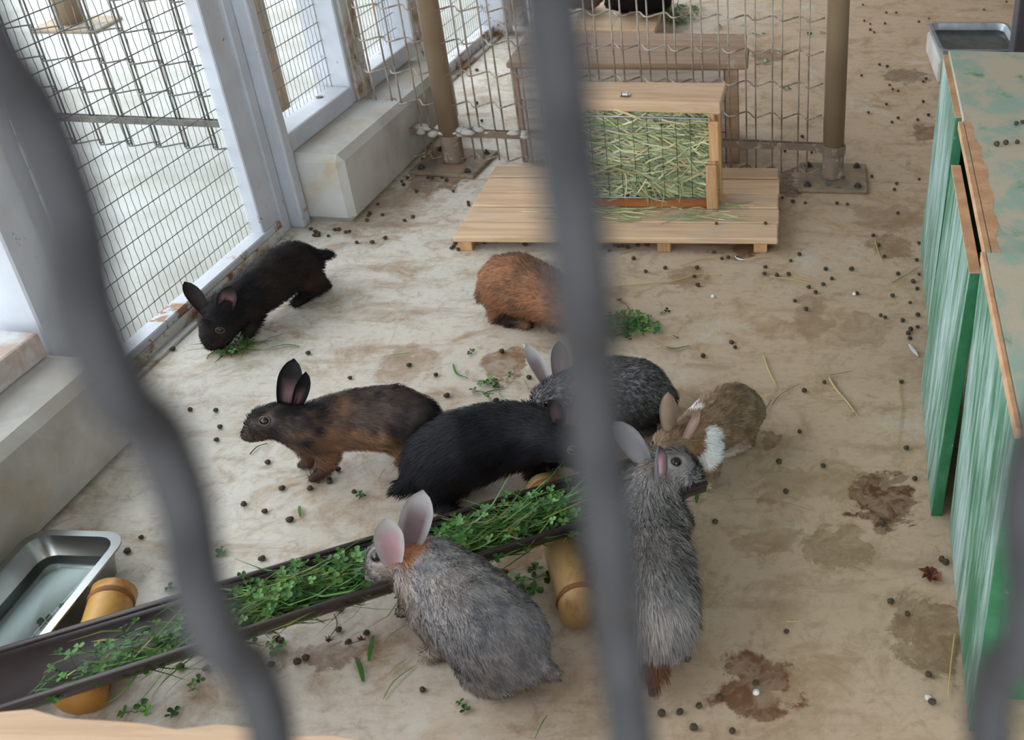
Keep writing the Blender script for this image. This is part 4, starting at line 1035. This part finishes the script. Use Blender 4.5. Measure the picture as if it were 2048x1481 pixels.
    idx = np.concatenate([np.argmin(((P[i:i + 4000, None, :] - dense[None, :, :3]) ** 2).sum(2), axis=1) for i in range(0, nh, 4000)])
    fl_ = tang[idx] * lie + np.array([0, 0, -.25]); fl_ -= Nn * (fl_ * Nn).sum(1, keepdims=True)
    clump = np.stack([vnoise(P, 60, 31 + i) - .5 for i in range(3)], 1)
    d = Nn * soft + fl_ + clump * jitter * 2.2 + RNG.normal(0, jitter * .5, (nh, 3)); d /= np.linalg.norm(d, axis=1, keepdims=True)
    fr = dense[idx, 3]; headf = sstep(idx / len(dense), .10, .34)            # short on face and limbs
    Ln = fur * (0.35 + .65 * headf) * RNG.uniform(.7, 1.2, nh)
    side = np.cross(d, Nn) + RNG.normal(0, .25, (nh, 3)); side /= np.maximum(np.linalg.norm(side, axis=1, keepdims=True), 1e-9)
    flip = (np.cross(side, d) * Nn).sum(1) < 0; side[flip] *= -1
    W = hw * RNG.uniform(.7, 1.3, (nh, 1)); Lc = Ln[:, None]
    d2 = d + np.array([0, 0, -.35]) + fl_ * .3; d2 /= np.linalg.norm(d2, axis=1, keepdims=True)
    m1 = P + d * Lc * .55; tip = m1 + d2 * Lc * .45; P0 = P - Nn * .001
    for X in (m1, tip): X[:, 2] = np.maximum(X[:, 2], .001)
    hv = np.stack([P0 - side * W, P0 + side * W, m1 - side * W * .8, m1 + side * W * .8, tip], 1).reshape(-1, 3)
    hc_ = coatfn(P) * RNG.uniform(1 - hairjit, 1 + hairjit, (nh, 1))
    hm = bpy.data.meshes.new('fur'); hm.vertices.add(nh * 5); hm.vertices.foreach_set('co', (hv - base).astype(np.float32).ravel())
    q = np.arange(nh)[:, None] * 5; li = (q + np.array([[0, 1, 3, 2, 2, 3, 4]])).ravel()
    hm.loops.add(nh * 7); hm.loops.foreach_set('vertex_index', li.astype(np.int32))
    hm.polygons.add(nh * 2); ls = (np.arange(nh)[:, None] * 7 + np.array([[0, 4]])).ravel(); hm.polygons.foreach_set('loop_start', ls.astype(np.int32))
    hm.update(calc_edges=True); hm.validate()
    a = hm.attributes.new('col', 'FLOAT_COLOR', 'POINT'); cc = np.repeat(np.hstack([np.clip(hc_, 0, 1), np.ones((nh, 1))]), 5, axis=0); a.data.foreach_set('color', cc.astype(np.float32).ravel())
    hm.polygons.foreach_set('use_smooth', [True] * len(hm.polygons)); hm.materials.append(M_FUR)
    hm.normals_split_custom_set_from_vertices(np.repeat(Nn * .8 + d * .25, 5, axis=0).astype(np.float32))
    fo = bpy.data.objects.new('fur', hm); COL.objects.link(fo); fo.parent = root; fo['kind'] = 'stuff'
    return root

TOCAM = (0.35, -0.8, 0.45)
# black rabbit nosing at the gate
rabbit('black rabbit stretching to nibble grass beside the mesh gate',
       [(424, 686, .022, 17), (432, 668, .04, 32), (443, 638, .07, 42), (460, 616, .085, 42), (487, 600, .088, 44), (525, 574, .092, 48), (562, 544, .096, 50), (590, 529, .098, 48), (606, 526, .094, 39)],
       [[(608, 550, .07, 36), (634, 566, .04, 18), (648, 570, .02, 12), (592, 605, .011, 12)], [(590, 540, .05, 34), (612, 552, .02, 14), (580, 566, .011, 10)],
        [(505, 622, .06, 26), (503, 652, .03, 15), (494, 672, .011, 11)], [(480, 612, .05, 22), (470, 640, .02, 12), (462, 655, .011, 10)], [(628, 514, .105, 14), (648, 510, .105, 12), (662, 508, .105, 8)]],
       [dict(base=(408, 622, .10), tip=(369, 563, .15), w=17, face=(.5, -.4, .6), inner=(46, 34, 32), outer=(26, 24, 24)),
        dict(base=(448, 622, .10), tip=(462, 572, .15), w=19, face=(.2, -.9, .2), inner=(108, 80, 82), outer=(30, 27, 27), rim=(26, 24, 24))],
       [(440, 660, .008)], coat((22, 21, 24), (42, 34, 31), 14, [(410, 640, .07, .05, (58, 44, 36), .7, .7), (630, 575, .05, .07, (60, 42, 35), .7, .7), (600, 600, .01, .04, (24, 22, 22), .6, .9)], seed=2), .012, 18000)
# brown-black rabbit standing side on
rabbit('dark brown rabbit standing side on with upright ears and a ringed eye',
       [(492, 872, .125, 12), (508, 864, .135, 22), (532, 845, .155, 35), (556, 842, .155, 38), (582, 850, .145, 40), (620, 858, .13, 52), (662, 848, .122, 58), (720, 838, .12, 64), (785, 836, .118, 69), (828, 846, .108, 60), (852, 858, .095, 40)],
       [[(650, 885, .085, 32), (655, 915, .05, 22), (652, 938, .025, 15), (625, 958, .010, 10)], [(612, 885, .08, 28), (618, 908, .05, 18), (620, 925, .02, 13), (602, 930, .010, 9)],
        [(812, 868, .075, 52), (838, 905, .03, 22), (842, 920, .012, 11), (796, 925, .011, 11)], [(790, 850, .06, 40), (800, 880, .02, 16), (770, 885, .011, 10)], [(868, 850, .10, 14), (884, 848, .105, 11)]],
       [dict(base=(572, 808, .175), tip=(588, 717, .25), w=24, face=(.25, -.9, .2), inner=(116, 90, 92), outer=(24, 23, 24), rim=(22, 21, 22), ri=.25),
        dict(base=(592, 812, .17), tip=(612, 744, .235), w=17, face=(.75, -.6, .2), inner=(108, 84, 84), outer=(24, 23, 24), rim=(22, 21, 22), ri=.25)],
       [(529, 842, .0088)], coat((42, 40, 43), (84, 72, 66), 22, [(690, 880, .08, .125, (172, 128, 96), .85, .9), (780, 885, .07, .095, (180, 138, 104), .85, .85), (600, 885, .10, .08, (98, 78, 68), .7, .8), (520, 890, .12, .035, (92, 66, 54), .7, .8),
              (505, 866, .13, .03, (24, 22, 23), .5, .95), (530, 830, .17, .035, (34, 30, 30), .6, .9), (815, 830, .14, .055, (96, 84, 80), .8, .6), (640, 955, .01, .04, (72, 52, 44), .7, .8)], seed=3), .011, 24000, hw=.0005)
# black long-haired rabbit at the trough
rabbit('long-haired black rabbit leaning over the far rim of the trough',
       [(1168, 930, .10, 16), (1158, 915, .115, 28), (1136, 893, .14, 40), (1112, 878, .145, 42), (1080, 872, .135, 50), (1040, 868, .12, 64), (985, 880, .11, 76), (930, 898, .108, 80), (885, 918, .098, 72), (862, 930, .088, 56)],
       [[(905, 950, .06, 46), (885, 990, .025, 22), (880, 1008, .012, 12), (905, 1020, .011, 12)], [(880, 900, .05, 36), (850, 925, .02, 16), (880, 940, .011, 10)],
        [(1062, 905, .08, 28), (1070, 935, .04, 18), (1075, 950, .014, 12)], [(1080, 890, .08, 26), (1100, 915, .03, 16), (1108, 928, .012, 11)], [(838, 960, .075, 24), (812, 970, .07, 20), (798, 976, .066, 14)]],
       [dict(base=(1118, 850, .175), tip=(1098, 800, .235), w=20, face=(.8, -.5, .3), inner=(96, 72, 74), outer=(30, 29, 32)), dict(base=(1140, 852, .175), tip=(1150, 798, .235), w=20, face=(.5, -.8, .3), inner=(96, 72, 74), outer=(30, 29, 32))],
       [(1145, 900, .0085)], coat((20, 20, 24), (34, 33, 38), 12, [(1020, 930, .05, .06, (104, 60, 38), .6, .95), (960, 985, .03, .05, (64, 44, 38), .8, .7)], seed=4), .022, 24000, jitter=.2)
# orange rabbit
rabbit('orange-brown rabbit hunched with its back to the slatted platform',
       [(1186, 668, .03, 14), (1178, 655, .045, 24), (1160, 632, .07, 34), (1140, 618, .08, 38), (1115, 606, .085, 46), (1080, 584, .093, 57), (1045, 571, .095, 62), (1020, 567, .093, 61), (1004, 572, .084, 48)],
       [[(1020, 592, .055, 46), (996, 628, .022, 17), (994, 637, .012, 11), (1054, 650, .011, 11)], [(1040, 570, .05, 40), (1020, 592, .02, 14), (1060, 600, .011, 9)],
        [(1105, 625, .05, 24), (1108, 648, .02, 14), (1120, 656, .011, 10)], [(1120, 608, .05, 22), (1140, 630, .02, 12), (1150, 634, .011, 9)], [(972, 592, .06, 16), (964, 590, .065, 12)]],
       [dict(base=(1140, 592, .12), tip=(1130, 548, .17), w=15, face=(.6, -.6, .5), inner=(150, 112, 104), outer=(122, 80, 56)), dict(base=(1158, 596, .12), tip=(1165, 548, .17), w=15, face=(.6, -.6, .5), inner=(150, 112, 104), outer=(122, 80, 56))],
       [(1168, 640, .008)], coat((152, 106, 76), (122, 88, 68), 30, [(1040, 520, .14, .06, (84, 70, 66), .8, .7), (1022, 645, .01, .045, (30, 24, 24), .5, .95), (1100, 600, .06, .06, (142, 104, 84), .8, .6)], seed=5), .017, 22000, jitter=.36, hairjit=.5)
# silver rabbit
rabbit('silver-ticked dark grey rabbit crouching behind the brown and white one',
       [(1080, 838, .06, 15), (1086, 822, .08, 27), (1102, 800, .105, 40), (1120, 792, .11, 44), (1146, 788, .105, 52), (1185, 782, .1, 62), (1230, 780, .1, 70), (1272, 784, .096, 69), (1298, 796, .085, 54)],
       [[(1270, 815, .06, 50), (1290, 845, .025, 20), (1300, 856, .012, 12), (1262, 868, .011, 11)], [(1285, 780, .05, 38), (1310, 800, .02, 14), (1290, 812, .011, 10)],
        [(1160, 820, .06, 26), (1155, 850, .025, 15), (1140, 862, .011, 11)], [(1140, 800, .06, 24), (1125, 830, .02, 13), (1112, 838, .011, 10)], [(1338, 800, .075, 16), (1346, 790, .085, 12)]],
       [dict(base=(1090, 766, .14), tip=(1052, 689, .20), w=20, face=(.75, -.55, .3), inner=(140, 124, 124), outer=(122, 120, 122), rim=(176, 176, 178)), dict(base=(1118, 758, .14), tip=(1118, 682, .20), w=20, face=(.5, -.8, .3), inner=(132, 114, 116), outer=(112, 110, 112))],
       [(1096, 808, .0085)], coat((60, 60, 64), (150, 150, 152), 420, [(1230, 850, .04, .075, (44, 44, 48), .5, .85), (1320, 845, .05, .05, (40, 40, 44), .6, .8), (1270, 862, .01, .035, (168, 164, 156), .6, .8)], .40, .75, seed=6), .010, 24000, hw=.0005, hairjit=.5)
# brown and white rabbit
rabbit('small brown rabbit with a white collar feeding at the end of the trough',
       [(1302, 940, .095, 13), (1312, 925, .105, 24), (1335, 897, .12, 36), (1356, 884, .12, 38), (1378, 876, .112, 42), (1408, 862, .10, 52), (1438, 840, .092, 58), (1466, 822, .086, 58), (1484, 822, .078, 46)],
       [[(1470, 850, .055, 46), (1492, 876, .02, 16), (1500, 884, .012, 10), (1452, 908, .011, 10)], [(1440, 820, .05, 34), (1420, 840, .02, 12), (1410, 850, .011, 9)],
        [(1418, 905, .075, 28), (1422, 940, .04, 18), (1414, 965, .014, 11), (1402, 974, .011, 9)], [(1370, 895, .07, 24), (1362, 925, .03, 13), (1350, 940, .011, 9)], [(1505, 830, .06, 14), (1516, 824, .065, 10)]],
       [dict(base=(1340, 862, .15), tip=(1336, 784, .21), w=20, face=(-.25, .8, .5), inner=(150, 116, 108), outer=(132, 112, 96), rim=(110, 92, 78), cup=.4),
        dict(base=(1372, 872, .15), tip=(1398, 818, .195), w=16, face=(.85, -.45, .2), inner=(196, 158, 152), outer=(128, 104, 84), rim=(150, 128, 110))],
       [(1330, 905, .008)], coat((168, 140, 114), (130, 106, 86), 90, [(1395, 895, .10, .06, (158, 112, 76), .7, .6), (1378, 815, .125, .026, (238, 238, 236), .3, 1), (1400, 830, .13, .02, (238, 238, 236), .3, 1), (1418, 880, .11, .028, (240, 240, 238), .25, 1), (1420, 905, .085, .032, (240, 240, 238), .25, 1), (1412, 932, .07, .026, (236, 234, 230), .3, 1),
              (1410, 968, .01, .022, (226, 206, 190), .4, 1), (1470, 905, .01, .045, (196, 180, 168), .5, .9), (1345, 890, .12, .04, (128, 98, 72), .6, .5)], seed=7), .011, 22000, hw=.0005, hairjit=.35)
# fluffy grey rabbit seen from behind
rabbit('fluffy blue-grey long-haired rabbit seen from behind with a rusty tail',
       [(1392, 955, .125, 13), (1380, 948, .135, 25), (1354, 940, .15, 40), (1332, 942, .152, 44), (1306, 965, .148, 46), (1295, 1010, .135, 54), (1293, 1070, .12, 70), (1296, 1135, .112, 84), (1300, 1195, .104, 90), (1304, 1236, .098, 84), (1306, 1256, .086, 66)],
       [[(1340, 1250, .05, 46), (1360, 1270, .02, 18), (1372, 1240, .012, 12), (1372, 1215, .011, 11)], [(1262, 1250, .05, 46), (1248, 1270, .02, 18), (1240, 1240, .012, 12), (1245, 1215, .011, 11)],
        [(1335, 1035, .10, 34), (1358, 1040, .07, 24), (1366, 1048, .04, 18), (1360, 1075, .011, 13)], [(1262, 1040, .09, 30), (1252, 1080, .04, 18), (1250, 1095, .012, 12)], [(1308, 1310, .06, 26), (1310, 1332, .055, 22), (1311, 1346, .05, 16)]],
       [dict(base=(1285, 925, .185), tip=(1228, 842, .25), w=32, face=(-.2, .9, .5), inner=(140, 112, 108), outer=(120, 118, 122), rim=(116, 112, 114), cup=.45),
        dict(base=(1318, 960, .185), tip=(1318, 892, .245), w=24, face=(.95, -.25, .2), inner=(196, 150, 158), outer=(92, 92, 96), rim=(64, 64, 68), cup=.8)],
       [(1352, 924, .0095)], coat((164, 158, 155), (132, 129, 131), 24, [(1310, 1345, .05, .045, (100, 66, 46), .4, 1), (1310, 930, .19, .03, (150, 130, 116), .7, .6), (1300, 1110, .16, .07, (132, 124, 118), .8, .6), (1280, 990, .16, .05, (156, 152, 154), .7, .7)], seed=8), .030, 30000, hw=.0006, jitter=.3, soft=.75, hairjit=.3)
# pale grey chinchilla rabbit
rabbit('pale grey rabbit with orange nape dipping its head into the trough',
       [(752, 1165, .095, 15), (758, 1150, .11, 30), (776, 1122, .135, 44), (796, 1112, .14, 48), (824, 1122, .13, 56), (862, 1150, .118, 74), (908, 1190, .108, 88), (958, 1238, .105, 98), (1000, 1280, .098, 98), (1022, 1302, .085, 76)],
       [[(985, 1320, .06, 74), (1000, 1362, .025, 28), (1010, 1372, .013, 15), (955, 1368, .012, 14)], [(1040, 1270, .05, 56), (1070, 1300, .02, 20), (1060, 1260, .012, 13)],
        [(862, 1225, .085, 44), (878, 1275, .045, 26), (880, 1298, .02, 17), (850, 1314, .011, 13)], [(830, 1180, .08, 34), (815, 1215, .03, 18), (800, 1225, .012, 12)], [(1080, 1335, .06, 24), (1102, 1346, .062, 16), (1114, 1348, .065, 10)]],
       [dict(base=(785, 1120, .175), tip=(770, 1036, .235), w=30, face=(.35, -.85, .3), inner=(178, 144, 150), outer=(152, 146, 148), rim=(176, 172, 174), cup=.6),
        dict(base=(818, 1092, .175), tip=(846, 980, .25), w=33, face=(.25, -.85, .35), inner=(112, 94, 98), outer=(140, 136, 138), rim=(166, 164, 166), cup=.5)],
       [(754, 1112, .011)], coat((176, 171, 170), (140, 139, 144), 90, [(800, 1190, .10, .10, (182, 168, 160), .7, .85), (900, 1160, .18, .06, (160, 146, 138), .8, .6), (822, 1105, .16, .042, (196, 132, 88), .6, .9), (1010, 1290, .11, .13, (76, 80, 90), .9, .6), (860, 1300, .03, .05, (190, 176, 166), .7, .8), (940, 1320, .04, .05, (176, 158, 146), .8, .7), (1105, 1348, .06, .03, (104, 98, 96), .6, .8)], seed=9), .012, 34000, hw=.00055, hairjit=.35)
# two far rabbits at the upper edge
rabbit('black rabbit lying on the slatted ramp in the far pen',
       [(1218, 8, .17, 10), (1226, 2, .18, 18), (1242, -8, .21, 26), (1260, -10, .21, 31), (1285, -12, .21, 38), (1310, -10, .205, 34)], [[(1300, 5, .15, 20), (1310, 16, .132, 7), (1285, 22, .13, 6)], [(1255, 8, .15, 14), (1245, 22, .13, 6)], [(1335, -5, .18, 8), (1342, -8, .185, 6)]],
       [dict(base=(1245, -25, .25), tip=(1252, -50, .3), w=9, face=TOCAM, inner=(80, 60, 62), outer=(26, 25, 27)), dict(base=(1234, -25, .25), tip=(1226, -52, .3), w=9, face=TOCAM, inner=(80, 60, 62), outer=(26, 25, 27))], [],
       coat((26, 25, 28), (38, 35, 37), 14, seed=10), .014, 7000, hw=.0012, voxel=.007)
rabbit('taupe brown rabbit at the far end of the slatted ramp',
       [(1128, 8, .17, 8), (1134, 0, .18, 14), (1146, -8, .2, 20), (1160, -10, .2, 24), (1174, -12, .2, 28), (1184, -14, .195, 24)], [[(1178, 2, .15, 14), (1183, 8, .135, 6), (1168, 12, .13, 5)], [(1148, 5, .15, 10), (1143, 14, .13, 5)]],
       [dict(base=(1148, -22, .25), tip=(1153, -48, .30), w=9, face=TOCAM, inner=(130, 104, 100), outer=(110, 92, 82)), dict(base=(1140, -20, .25), tip=(1134, -46, .30), w=9, face=TOCAM, inner=(130, 104, 100), outer=(110, 92, 82))], [],
       coat((128, 108, 96), (106, 88, 78), 14, seed=12), .014, 6000, hw=.0012, voxel=.007)
